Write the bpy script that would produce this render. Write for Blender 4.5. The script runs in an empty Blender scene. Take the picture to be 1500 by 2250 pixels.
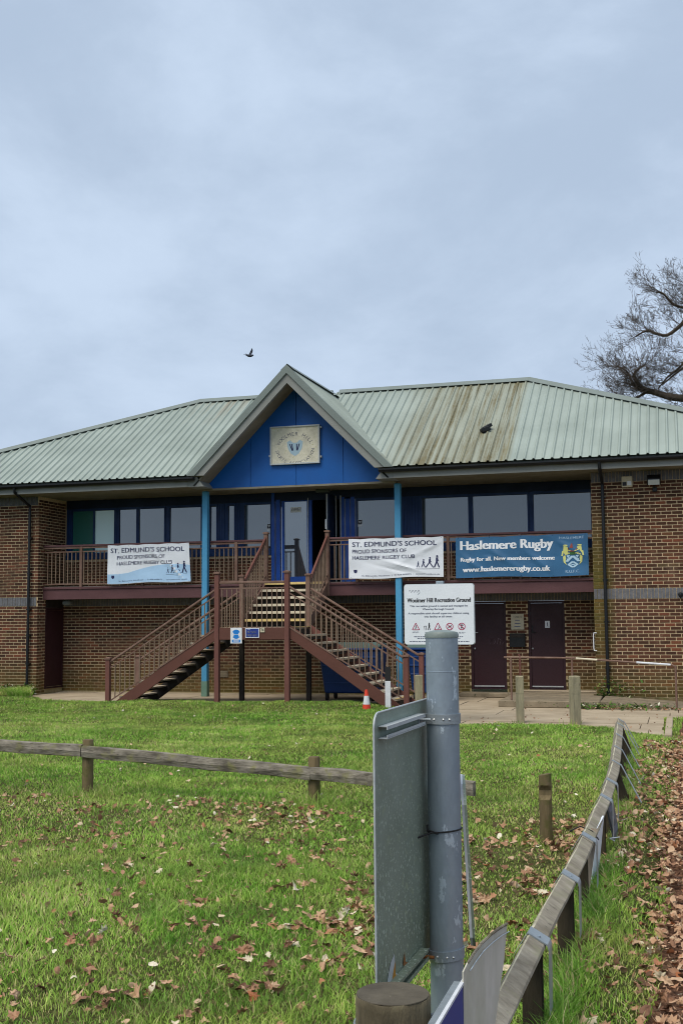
import bpy, bmesh, math, random
import numpy as np
from mathutils import Vector, Matrix
random.seed(7); rng = np.random.default_rng(7)
SC = bpy.context.scene
COL = SC.collection
R = math.radians

# ------------------------------------------------------------------ camera
CAM_POS = Vector((16.126, -25.504, 1.798))
YAW, PITCH, ROLL, FPX = 0.285, 0.094, -0.008, 2514.6
cam_d = bpy.data.cameras.new("camera"); cam = bpy.data.objects.new("camera", cam_d); COL.objects.link(cam)
_f = Vector((-math.sin(YAW) * math.cos(PITCH), math.cos(YAW) * math.cos(PITCH), math.sin(PITCH)))
_r0 = Vector((math.cos(YAW), math.sin(YAW), 0)); _u0 = _r0.cross(_f)
_r = _r0 * math.cos(ROLL) + _u0 * math.sin(ROLL); _u = _u0 * math.cos(ROLL) - _r0 * math.sin(ROLL)
cam.matrix_world = Matrix(((_r.x, _u.x, -_f.x, CAM_POS.x), (_r.y, _u.y, -_f.y, CAM_POS.y), (_r.z, _u.z, -_f.z, CAM_POS.z), (0, 0, 0, 1)))
cam_d.sensor_fit = 'HORIZONTAL'; cam_d.sensor_width = 36.0; cam_d.lens = 36.0 * FPX / 1500.0
cam_d.clip_start = 0.1; cam_d.clip_end = 3000
SC.camera = cam
SC.render.resolution_x, SC.render.resolution_y = 682, 1024

# ------------------------------------------------------------------ world: overcast sky
SUN_EL, SUN_AZ = R(57), R(203)        # azimuth clockwise from +Y (building's far side); the soft sun stands behind the camera, left
w = bpy.data.worlds.new("World"); SC.world = w; w.use_nodes = True
nt = w.node_tree; nt.nodes.clear()
def N(t, **k):
    n = nt.nodes.new(t)
    for a, b in k.items(): setattr(n, a, b)
    return n
out = N('ShaderNodeOutputWorld'); bg = N('ShaderNodeBackground'); mix = N('ShaderNodeMix', data_type='RGBA')
sky = N('ShaderNodeTexSky', sky_type='NISHITA'); sky.sun_disc = False; sky.sun_elevation = SUN_EL; sky.sun_rotation = SUN_AZ
tc = N('ShaderNodeTexCoord'); mp = N('ShaderNodeMapping'); mp.inputs['Scale'].default_value = (1.0, 1.0, 1.7); mp.inputs['Location'].default_value = (0.35, 0.1, 0.2)
mp.inputs['Rotation'].default_value = (0, R(14), R(10))
n1 = N('ShaderNodeTexNoise'); n1.inputs['Scale'].default_value = 3.4; n1.inputs['Detail'].default_value = 8; n1.inputs['Roughness'].default_value = 0.58; n1.inputs['Distortion'].default_value = 0.2
rp = N('ShaderNodeValToRGB'); rp.color_ramp.interpolation = 'EASE'
e = rp.color_ramp.elements; e[0].position = 0.33; e[0].color = (3.6, 4.45, 5.7, 1); e[1].position = 0.69; e[1].color = (4.75, 5.70, 7.05, 1)
nt.links.new(tc.outputs['Generated'], mp.inputs['Vector']); nt.links.new(mp.outputs['Vector'], n1.inputs['Vector'])
nt.links.new(n1.outputs['Fac'], rp.inputs['Fac'])
mix.inputs[0].default_value = 0.96
nt.links.new(sky.outputs['Color'], mix.inputs[6]); nt.links.new(rp.outputs['Color'], mix.inputs[7])
nt.links.new(mix.outputs[2], bg.inputs['Color']); bg.inputs['Strength'].default_value = 0.062
nt.links.new(bg.outputs['Background'], out.inputs['Surface'])

# ------------------------------------------------------------------ sun behind cloud
sd = bpy.data.lights.new("sun", 'SUN'); so = bpy.data.objects.new("sun", sd); COL.objects.link(so)
sd.energy = 1.5; sd.angle = R(42); sd.color = (1.0, 0.92, 0.80)
_sd = Vector((math.sin(SUN_AZ) * math.cos(SUN_EL), math.cos(SUN_AZ) * math.cos(SUN_EL), math.sin(SUN_EL)))
so.rotation_euler = _sd.to_track_quat('Z', 'Y').to_euler(); so.location = (5, -40, 40)
SC.view_settings.view_transform = 'Standard'; SC.view_settings.look = 'None'; SC.view_settings.gamma = 1
SC.cycles.pixel_filter_type = 'BLACKMAN_HARRIS'; SC.cycles.filter_width = 1.0
SC.view_settings.use_curve_mapping = False; SC.view_settings.exposure = 1.06

# ------------------------------------------------------------------ materials
def S(h, k=1.0):
    h = h.lstrip('#'); o = []
    for i in (0, 2, 4):
        c = int(h[i:i + 2], 16) / 255
        o.append(k * (c / 12.92 if c <= 0.04045 else ((c + 0.055) / 1.055) ** 2.4))
    return tuple(o)
class M:
    """small node-material helper"""
    def __init__(s, name):
        s.m = bpy.data.materials.new(name); s.m.use_nodes = True; s.t = s.m.node_tree
        s.b = s.t.nodes['Principled BSDF']; s.pos = None
    def n(s, t, **k):
        q = s.t.nodes.new(t)
        for a, b in k.items(): setattr(q, a, b)
        return q
    def l(s, a, b): s.t.links.new(a, b)
    def position(s, scale=(1, 1, 1), rot=(0, 0, 0), obj=False):
        if obj: v = s.n('ShaderNodeTexCoord').outputs['Object']
        else: v = s.n('ShaderNodeNewGeometry').outputs['Position']
        m = s.n('ShaderNodeMapping'); m.inputs['Scale'].default_value = scale; m.inputs['Rotation'].default_value = rot
        s.l(v, m.inputs['Vector']); return m.outputs['Vector']
    def noise(s, scale, detail=4, rough=0.55, vec=None, lo=0.35, hi=0.65, dist=0):
        q = s.n('ShaderNodeTexNoise'); q.inputs['Scale'].default_value = scale; q.inputs['Detail'].default_value = detail
        q.inputs['Roughness'].default_value = rough; q.inputs['Distortion'].default_value = dist
        s.l(vec if vec is not None else s.position(), q.inputs['Vector'])
        r = s.n('ShaderNodeMapRange'); r.inputs[1].default_value = lo; r.inputs[2].default_value = hi
        s.l(q.outputs['Fac'], r.inputs[0]); return r.outputs[0]
    def mix(s, fac, a, b):
        q = s.n('ShaderNodeMix', data_type='RGBA')
        for i, x in ((0, fac), (6, a), (7, b)):
            if isinstance(x, (int, float)): q.inputs[i].default_value = x
            elif isinstance(x, tuple): q.inputs[i].default_value = (*x[:3], 1)
            else: s.l(x, q.inputs[i])
        return q.outputs[2]
    def math(s, op, a, b=0.0, clamp=False):
        q = s.n('ShaderNodeMath', operation=op); q.use_clamp = clamp
        for i, x in ((0, a), (1, b)):
            if isinstance(x, (int, float)): q.inputs[i].default_value = x
            else: s.l(x, q.inputs[i])
        return q.outputs[0]
    def ramp(s, fac, stops):
        q = s.n('ShaderNodeValToRGB'); el = q.color_ramp.elements
        while len(el) < len(stops): el.new(0.5)
        for x, (p, c) in zip(el, stops): x.position = p; x.color = (*c[:3], 1)
        s.l(fac, q.inputs[0]); return q.outputs[0]
    def col(s, c):
        if isinstance(c, tuple): s.b.inputs['Base Color'].default_value = (*c[:3], 1)
        else: s.l(c, s.b.inputs['Base Color'])
        return s
    def rough(s, r):
        if isinstance(r, (int, float)): s.b.inputs['Roughness'].default_value = r
        else: s.l(r, s.b.inputs['Roughness'])
        return s
    def spec(s, v): s.b.inputs['Specular IOR Level'].default_value = v; return s
    def metal(s, v): s.b.inputs['Metallic'].default_value = v; return s
    def bump(s, h, strength=0.3, dist=0.01):
        q = s.n('ShaderNodeBump'); q.inputs['Strength'].default_value = strength; q.inputs['Distance'].default_value = dist
        s.l(h, q.inputs['Height']); s.l(q.outputs['Normal'], s.b.inputs['Normal']); return s
def worn(name, c, c2=None, amt=0.5, scale=3.0, rough=0.6, stretch=(1, 1, 1), bump=0.15, fine=40, spec=0.35, metal=0.0, flake=None, flake_t=0.68):
    """paint / plastic / metal / stone with two tones, fine grain and optional flaked spots"""
    q = M(name); v = q.position(stretch)
    c2 = c2 or tuple(x * 0.6 for x in c)
    a = q.noise(scale, 6, 0.6, v); f = q.noise(fine, 3, 0.6, v)
    k = q.mix(q.math('MULTIPLY', a, amt), c, c2)
    k = q.mix(q.math('MULTIPLY', f, 0.22), k, tuple(x * 0.72 for x in c2))
    if flake:
        fl = q.noise(scale * 5, 5, 0.7, v, flake_t, flake_t + 0.03)
        k = q.mix(fl, k, flake)
    q.col(k).spec(spec).metal(metal)
    q.rough(q.math('ADD', q.math('MULTIPLY', a, 0.18), rough - 0.09))
    if bump: q.bump(f, bump, 0.004)
    return q.m
def flat(name, c, rough=0.7, spec=0.3):
    q = M(name); n_ = q.noise(14, 3); q.col(q.mix(q.math('MULTIPLY', n_, 0.16), c, tuple(x * 0.8 for x in c))).rough(rough).spec(spec); return q.m

def brick_mat(name, source):
    q = M(name)
    if source == 'object': rv = q.n('ShaderNodeObjectInfo').outputs['Random']
    else:
        at = q.n('ShaderNodeAttribute'); at.attribute_name = 'tone'; rv = at.outputs['Fac']
    base = q.ramp(rv, [(0.0, S('#402c22')), (0.3, S('#54392b')), (0.6, S('#623f30')), (0.85, S('#6b4635')), (0.94, S('#7e4834')), (1.0, S('#65543a'))])
    sep = q.n('ShaderNodeSeparateXYZ'); q.l(q.position(), sep.inputs[0])
    f = q.noise(60, 5, 0.65); base = q.mix(q.math('MULTIPLY', f, 0.35), base, S('#33241a')); base = q.mix(q.math('MULTIPLY', q.noise(0.9, 5, 0.65, None, 0.4, 0.66), 0.3), base, S('#3a2a22')); base = q.mix(q.math('MULTIPLY', q.noise(1.7, 6, 0.7, q.position((1, 1, .5)), 0.56, 0.7), 0.3), base, S('#8d7560'))
    # algae: washes down from the gutter beside the right-hand corner, and along the wet foot of the walls
    px = q.math('ABSOLUTE', q.math('SUBTRACT', sep.outputs[0], 14.50)); a1 = q.math('MULTIPLY', 1.6, q.math('SUBTRACT', 1.0, q.math('DIVIDE', px, 0.34), True), True)
    a1 = q.math('MULTIPLY', a1, q.math('SUBTRACT', 1.15, q.math('DIVIDE', q.math('ABSOLUTE', q.math('SUBTRACT', sep.outputs[2], 2.3)), 1.9), True), True)
    a2 = q.math('SUBTRACT', 1.0, q.math('DIVIDE', sep.outputs[2], 0.95), True)
    big = q.noise(1.6, 5, 0.6, None, 0.12, 0.5)
    al = q.math('MULTIPLY', q.math('ADD', q.math('MULTIPLY', a1, 1.0), q.math('MULTIPLY', a2, 0.75), True), big, True)
    base = q.mix(q.math('MULTIPLY', al, 0.75), base, S('#5f5a26'))
    q.col(base).rough(0.88).spec(0.2); q.bump(f, 0.5, 0.006); return q.m
def mortar_mat():
    q = M('mortar'); sep = q.n('ShaderNodeSeparateXYZ'); q.l(q.position(), sep.inputs[0])
    f = q.noise(30, 5, 0.7); big = q.noise(1.3, 4)
    c = q.mix(f, S('#d8c4a2'), S('#b8a17e')); c = q.mix(q.math('MULTIPLY', big, 0.3), c, S('#96805f'))
    px = q.math('ABSOLUTE', q.math('SUBTRACT', sep.outputs[0], 14.50)); a1 = q.math('MULTIPLY', 1.6, q.math('SUBTRACT', 1.0, q.math('DIVIDE', px, 0.34), True), True)
    a1 = q.math('MULTIPLY', a1, q.math('SUBTRACT', 1.15, q.math('DIVIDE', q.math('ABSOLUTE', q.math('SUBTRACT', sep.outputs[2], 2.3)), 1.9), True), True)
    a2 = q.math('SUBTRACT', 1.0, q.math('DIVIDE', sep.outputs[2], 0.95), True)
    al = q.math('MULTIPLY', q.math('ADD', a1, q.math('MULTIPLY', a2, 0.7), True), q.noise(1.6, 5, 0.6, None, 0.12, 0.5), True)
    c = q.mix(q.math('MULTIPLY', al, 0.85), c, S('#6b6630'))
    q.col(c).rough(0.95).spec(0.1).bump(f, 0.4, 0.004); return q.m
def roof_mat():
    q = M('roof_sheeting'); sep = q.n('ShaderNodeSeparateXYZ'); q.l(q.position(), sep.inputs[0])
    base = q.mix(q.noise(0.8, 5), S('#99a49c'), S('#8a958d'))
    strk = q.noise(1.0, 5, 0.6, q.position((7, 0.35, 0.35)))
    base = q.mix(q.math('MULTIPLY', strk, 0.35), base, S('#7a847b'))
    x = sep.outputs[0]
    r1 = q.n('ShaderNodeMapRange', interpolation_type='SMOOTHSTEP'); r1.inputs[1].default_value = 9.3; r1.inputs[2].default_value = 10.9; q.l(x, r1.inputs[0])
    r2 = q.n('ShaderNodeMapRange', interpolation_type='SMOOTHSTEP'); r2.inputs[1].default_value = 12.55; r2.inputs[2].default_value = 12.72; q.l(x, r2.inputs[0])
    band = q.math('MULTIPLY', r1.outputs[0], q.math('SUBTRACT', 1.0, r2.outputs[0]))
    s1 = q.noise(1.0, 6, 0.7, q.position((8.5, 0.30, 0.30)), 0.45, 0.60)
    s2 = q.noise(1.0, 5, 0.65, q.position((5.3, 0.16, 0.16), (0.3, 0.0, 0)), 0.55, 0.70)
    blot = q.noise(5, 6, 0.7, None, 0.3, 0.6)
    k = q.mix(q.math('MULTIPLY', band, 0.35), base, S('#8e8768'))
    k = q.mix(q.math('MULTIPLY', q.math('MULTIPLY', s1, band), q.math('ADD', 0.60, q.math('MULTIPLY', blot, 0.4))), k, S('#635a38'))
    k = q.mix(q.math('MULTIPLY', q.math('MULTIPLY', s2, band), q.math('ADD', 0.5, q.math('MULTIPLY', blot, 0.4))), k, S('#77682c'))
    # lesser brown streak near the left ridge end
    l1 = q.math('SUBTRACT', 1.0, q.math('DIVIDE', q.math('ABSOLUTE', q.math('SUBTRACT', x, 4.5)), 1.1), True)
    zt = q.math('SUBTRACT', q.math('MULTIPLY', sep.outputs[2], 1.2), 8.2, True)
    k = q.mix(q.math('MULTIPLY', q.math('MULTIPLY', l1, zt), s1), k, S('#857c68'))
    q.col(k).rough(0.5).spec(0.35); return q.m
def glass_mat(name, tint=(0.012, 0.016, 0.022), refl=0.17, rough=0.03):
    q = M(name); q.col(tint).rough(0.5)
    g = q.n('ShaderNodeBsdfGlossy'); g.inputs['Roughness'].default_value = rough; g.inputs['Color'].default_value = (0.82, 0.86, 0.88, 1)
    mx = q.n('ShaderNodeMixShader'); fr = q.n('ShaderNodeLayerWeight'); fr.inputs['Blend'].default_value = 0.25
    q.l(q.math('ADD', q.math('MULTIPLY', fr.outputs['Facing'], 0.35), refl), mx.inputs[0])
    q.l(q.b.outputs[0], mx.inputs[1]); q.l(g.outputs[0], mx.inputs[2])
    bm_ = q.n('ShaderNodeBump'); bm_.inputs['Strength'].default_value = 0.02; nn = q.n('ShaderNodeTexNoise'); nn.inputs['Scale'].default_value = 1.2
    q.l(q.position(), nn.inputs['Vector']); q.l(nn.outputs['Fac'], bm_.inputs['Height']); q.l(bm_.outputs['Normal'], g.inputs['Normal'])
    q.l(mx.outputs[0], q.t.nodes['Material Output'].inputs['Surface']); return q.m
def wood_mat(name, c, c2, stretch, dark=(0.03, 0.025, 0.02), cracks=0.5, moss=None):
    q = M(name); v = q.position(stretch)
    a = q.noise(2.0, 6, 0.6, v); f = q.noise(9.0, 6, 0.65, v); 
    k = q.mix(a, c, c2); cr = q.noise(5.5, 5, 0.7, v, 0.6, 0.68)
    k = q.mix(q.math('MULTIPLY', cr, cracks), k, dark); k = q.mix(q.math('MULTIPLY', f, 0.3), k, tuple(x * 0.55 for x in c2))
    if moss: k = q.mix(q.noise(7, 5, 0.6, None, 0.52, 0.7), k, moss)
    q.col(k).rough(0.88).spec(0.15).bump(f, 0.6, 0.006); return q.m
def attr_mat(name, stops, rough=0.7, spec=0.25, trans=0.0, ncol=None, nscale=1.2):
    """colour per piece from the attribute 'tone' (a property of each blade or leaf)"""
    q = M(name); at = q.n('ShaderNodeAttribute'); at.attribute_name = 'tone'
    k = q.ramp(at.outputs['Fac'], stops)
    if ncol:
        n_ = q.noise(nscale, 5, 0.6); k = q.mix(q.math('MULTIPLY', n_, 0.6), k, ncol)
    q.col(k).rough(rough).spec(spec)
    if trans:
        tr = q.n('ShaderNodeBsdfTranslucent'); q.l(k, tr.inputs['Color']); mx = q.n('ShaderNodeMixShader'); mx.inputs[0].default_value = trans
        q.l(q.b.outputs[0], mx.inputs[1]); q.l(tr.outputs[0], mx.inputs[2]); q.l(mx.outputs[0], q.t.nodes['Material Output'].inputs['Surface'])
    return q.m

MAT = dict(
    brick=brick_mat('brick_single', 'object'), brickwork=brick_mat('brick_joined', 'attr'), mortar=mortar_mat(), roof=roof_mat(),
    soldier=worn('grey_brick', S('#6f7074'), S('#55565a'), 0.8, 9, 0.85, fine=50),
    trim=worn('grey_green_trim', S('#78837f'), S('#69736f'), 0.5, 2, 0.5), trim2=worn('grey_fascia', S('#878a86'), S('#757873'), 0.5, 2, 0.6),
    soffit=worn('stained_soffit', S('#8a8576'), S('#6c6656'), 0.7, 2.5, 0.75),
    gutter=worn('black_plastic', S('#14171a'), S('#0b0d0f'), 0.5, 3, 0.45), blue=worn('blue_panel_paint', S('#0d5aa8'), S('#0a4c92'), 0.5, 1.2, 0.5, bump=0.05, flake=S('#cfd6dc'), flake_t=0.86),
    darkblue=worn('dark_blue_frame', S('#12386a'), S('#0c2850'), 0.5, 2, 0.5), navy=worn('navy_panel', S('#0c2140'), S('#08172e'), 0.5, 2, 0.6),
    doorblue=worn('bright_blue_frame', S('#1a4ea8'), S('#123c86'), 0.4, 2, 0.45),
    postblue=worn('faded_light_blue_paint', S('#4f9cc6'), S('#3f84ac'), 0.6, 2.5, 0.6, (1, 1, 0.3), flake=S('#7c8c8c'), flake_t=0.7),
    maroon=worn('maroon_paint', S('#623d32'), S('#513128'), 0.6, 2, 0.6, (0.5, 1, 1), flake=S('#8d6a60'), flake_t=0.72),
    beam=worn('maroon_beam', S('#5f3f41'), S('#4b3032'), 0.6, 2, 0.6, (0.5, 1, 1), flake=S('#a98e88'), flake_t=0.72),
    rail=worn('weathered_brown_rail', S('#7d6558'), S('#64493e'), 0.8, 5, 0.7, fine=60), baluster=worn('brown_grey_baluster', S('#83705f'), S('#6a5546'), 0.8, 5, 0.7),
    newel=worn('red_brown_newel', S('#734a41'), S('#5d3a33'), 0.7, 5, 0.65, (1, 1, 0.3), flake=S('#8c7a70'), flake_t=0.7),
    under=worn('dark_and_shaded_timber', S('#2f2a26'), S('#211c19'), 0.7, 4, 0.8), tread=worn('worn_timber_tread', S('#c2b6a2'), S('#978a78'), 0.9, 5, 0.85, fine=60),  # dark timber, also used where shade under the stairs is put into colour
    nosing=worn('pale_nosing', S('#d8cfb8'), S('#b9ae96'), 0.7, 9, 0.75), yellow=worn('yellow_nosing', S('#dcc282'), S('#bba468'), 0.7, 9, 0.7),
    door=worn('dark_maroon_door', S('#34191f'), S('#2a1319'), 0.5, 1.5, 0.5), steel=worn('steel', S('#c9cbcb'), S('#a0a3a4'), 0.5, 8, 0.35, metal=0.6),
    glass=glass_mat('window_glass'), glassb=glass_mat('door_glass', (0.012, 0.018, 0.03), 0.24), teal=glass_mat('teal_glass', S('#1a6a60'), 0.03), teal2=glass_mat('pale_teal_glass', (.62, .86, .83), 0.05),
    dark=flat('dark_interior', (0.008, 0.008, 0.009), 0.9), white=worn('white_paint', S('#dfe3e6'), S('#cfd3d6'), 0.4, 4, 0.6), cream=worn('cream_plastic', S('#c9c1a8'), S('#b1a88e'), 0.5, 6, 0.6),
    vinyl=worn('white_vinyl', S('#e6ebf1'), S('#d5dbe2'), 0.5, 2, 0.45, bump=0.05), vinylblue=worn('blue_vinyl', S('#3a6c94'), S('#315e84'), 0.5, 2, 0.42, bump=0.05), skyprint=flat('pale_blue_print', S('#a9cbe9'), 0.5),
    ink=flat('navy_print', S('#262a52'), 0.5), inkgrey=flat('grey_print', S('#6a6f80'), 0.5), whiteink=flat('white_print', S('#eef2f6'), 0.5), paleink=flat('pale_blue_lettering', S('#9fbcd6'), 0.5), redink=flat('red_print', S('#a52f55'), 0.5), blackink=flat('black_print', (0.02, 0.02, 0.025), 0.5),
    blueprint=flat('blue_print', S('#1f78c8'), 0.5), navyprint=flat('navy_sign_print', S('#263a86'), 0.5), gold=flat('pale_gold_print', S('#d6d884'), 0.5), crimson=flat('crimson_print', S('#8a4038'), 0.5), green=flat('green_print', S('#3f6a3c'), 0.5), palecrest=flat('ice_blue_print', S('#b3d3e6'), 0.5),
    oldboard=worn('weathered_sign_board', S('#dedac6'), S('#c2bfae'), 0.9, 6, 0.8, flake=S('#a7a971'), flake_t=0.62), frame=worn('aluminium_frame', S('#b9bfc1'), S('#9aa1a4'), 0.5, 6, 0.45),
    fadedink=flat('faded_grey_lettering', S('#70727c'), 0.8), fadedblue=flat('faded_blue_print', S('#9fb9c8'), 0.8),
    slab=worn('concrete_slab', S('#b3a48c'), S('#93846e'), 0.8, 1.4, 0.9, fine=70), concrete=worn('old_concrete', S('#8f826c'), S('#6d6251'), 0.9, 3, 0.95, fine=50, flake=S('#4a4a36'), flake_t=0.6),
    galv=worn('galvanised_steel', S('#a4b1ba'), S('#8794a0'), 0.9, 4, 0.40, (1, 1, 0.45), metal=0.45, flake=S('#bccad4'), flake_t=0.60), strap=worn('galvanised_strap', S('#a4adb2'), S('#868f95'), 0.8, 8, 0.4, metal=0.4),
    bin=worn('blue_bin_plastic', S('#123c78'), S('#0d2c5c'), 0.5, 2, 0.45), binlid=worn('bin_lid', S('#5f7470'), S('#4b5e5a'), 0.5, 3, 0.5), rubber=flat('black_rubber', (0.015, 0.015, 0.016), 0.7),
    conered=worn('cone_orange', S('#d8452f'), S('#b83522'), 0.5, 8, 0.5), conewhite=worn('cone_white', S('#d7dade'), S('#bfc3c8'), 0.5, 9, 0.5),
    bollard=wood_mat('pale_weathered_timber', S('#a59c80'), S('#86806a'), (5, 5, 0.8)), oldrail=wood_mat('grey_weathered_rail', S('#989184'), S('#5a554b'), (2.2, 7, 7), cracks=0.8, moss=S('#7b7a50')),
    oldrail2=wood_mat('grey_weathered_top_rail', S('#a9a191'), S('#7d7566'), (2.4, 4.5, 2.4), cracks=0.6, moss=S('#8f8c72')), lichenedge=worn('pale_lichen_edge', S('#cfc9ad'), S('#8f8a76'), 1.0, 9, 0.9), fencepost=wood_mat('brown_weathered_post', S('#7a6c50'), S('#5e523c'), (6, 6, 0.8), moss=S('#56582f')), shadedpost=wood_mat('shaded_post', S('#4c4436'), S('#3a3329'), (6, 6, 0.8)), stump=wood_mat('stained_round_post', S('#7a6f58'), S('#4c4638'), (5, 5, 1.2), moss=S('#8a8768')), endgrain=worn('dark_end_grain', S('#5e5749'), S('#453f35'), 0.9, 9, 0.85, fine=70, flake=S('#8b8673'), flake_t=0.68),
    bark=worn('oak_bark', S('#564d42'), S('#3a332b'), 0.8, 3, 0.95, fine=20), twig=worn('oak_twig', S('#5a514b'), S('#463f3a'), 0.6, 3, 0.95, bump=0), bird=worn('grey_feather', S('#3a3f49'), S('#2a2e36'), 0.6, 20, 0.8),
    rust=worn('flaking_rust', S('#8a5a2a'), S('#6b3b22'), 0.8, 14, 0.9), tape=worn('orange_stain', S('#c68a2a'), S('#9c6a1c'), 0.8, 12, 0.8),
)
q = M('lichened_aluminium'); v = q.position(); a = q.noise(3, 5, 0.6, v); sp = q.noise(75, 4, 0.7, v, 0.56, 0.64); sp2 = q.noise(24, 5, 0.7, v, 0.55, 0.66)
sepz = q.n('ShaderNodeSeparateXYZ'); q.l(v, sepz.inputs[0]); lowz = q.math('SUBTRACT', 1.65, sepz.outputs[2], True)
k = q.mix(a, S('#9aa69b'), S('#7e8b7f')); k = q.mix(q.math('MULTIPLY', lowz, 0.7), k, S('#667059'))
k = q.mix(q.math('MULTIPLY', sp, q.math('ADD', 0.15, q.math('MULTIPLY', lowz, 1.2), True)), k, S('#b4bfae')); k = q.mix(q.math('MULTIPLY', sp2, q.math('MULTIPLY', lowz, 1.3, True)), k, S('#8f9a80'))
q.col(k).rough(0.55).spec(0.4).metal(0.15).bump(sp, 0.3, 0.003); MAT['plate'] = q.m
q = M('grass_blade'); at = q.n('ShaderNodeAttribute'); at.attribute_name = 'tone'
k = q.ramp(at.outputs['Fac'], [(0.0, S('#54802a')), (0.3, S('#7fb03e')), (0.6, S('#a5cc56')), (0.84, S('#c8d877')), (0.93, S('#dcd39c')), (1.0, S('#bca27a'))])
pn = q.noise(0.5, 6, 0.65, None, 0.42, 0.62); k = q.mix(q.math('MULTIPLY', pn, 0.42), k, S('#b0ac62')); pn2 = q.noise(1.3, 5, 0.65, None, 0.48, 0.66); k = q.mix(q.math('MULTIPLY', pn2, 0.6), k, S('#4f7c30')); pn3 = q.noise(5.0, 4, 0.6, None, 0.55, 0.72); k = q.mix(q.math('MULTIPLY', pn3, 0.3), k, S('#b3b46e'))
q.col(k).rough(0.6).spec(0.25); tr = q.n('ShaderNodeBsdfTranslucent'); q.l(k, tr.inputs['Color']); mx = q.n('ShaderNodeMixShader'); mx.inputs[0].default_value = 0.25
q.l(q.b.outputs[0], mx.inputs[1]); q.l(tr.outputs[0], mx.inputs[2]); q.l(mx.outputs[0], q.t.nodes['Material Output'].inputs['Surface']); MAT['grass'] = q.m
q = M('turf_soil'); k = q.mix(q.noise(1.3, 6, 0.65), S('#505a2a'), S('#6e6444')); k = q.mix(q.noise(24, 5, 0.7), k, S('#343a1e')); q.col(k).rough(1.0).spec(0.05).bump(q.noise(60, 4), 0.6, 0.02); MAT['turf'] = q.m
q = M('leafy_soil'); k = q.mix(q.noise(6, 6, 0.65), S('#7c5c49'), S('#96705a')); k = q.mix(q.noise(40, 5, 0.7), k, S('#3c2a20')); q.col(k).rough(1.0).spec(0.05).bump(q.noise(50, 4), 0.8, 0.02); MAT['path'] = q.m
LEAF_STOPS = [(0.0, S('#5d4433')), (0.15, S('#86634c')), (0.38, S('#a98265')), (0.62, S('#bd9a7a')), (0.80, S('#c4a88a')), (0.88, S('#a0623c')), (0.94, S('#cfc0a2')), (1.0, S('#ded6c0'))]
MAT['leaf'] = attr_mat('dry_leaf', LEAF_STOPS, 0.75, 0.25, 0.12)
q = M('dry_leaf_single'); k = q.ramp(q.n('ShaderNodeObjectInfo').outputs['Random'], LEAF_STOPS); k = q.mix(q.math('MULTIPLY', q.noise(40, 4), 0.35), k, S('#5a3a28')); q.col(k).rough(0.7).spec(0.25); MAT['leaf1'] = q.m
MAT['weed'] = attr_mat('weed_leaf', [(0, S('#33501f')), (0.6, S('#55772f')), (0.85, S('#7c7f44')), (1, S('#c9c8b4'))], 0.7, 0.2, 0.15)

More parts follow.
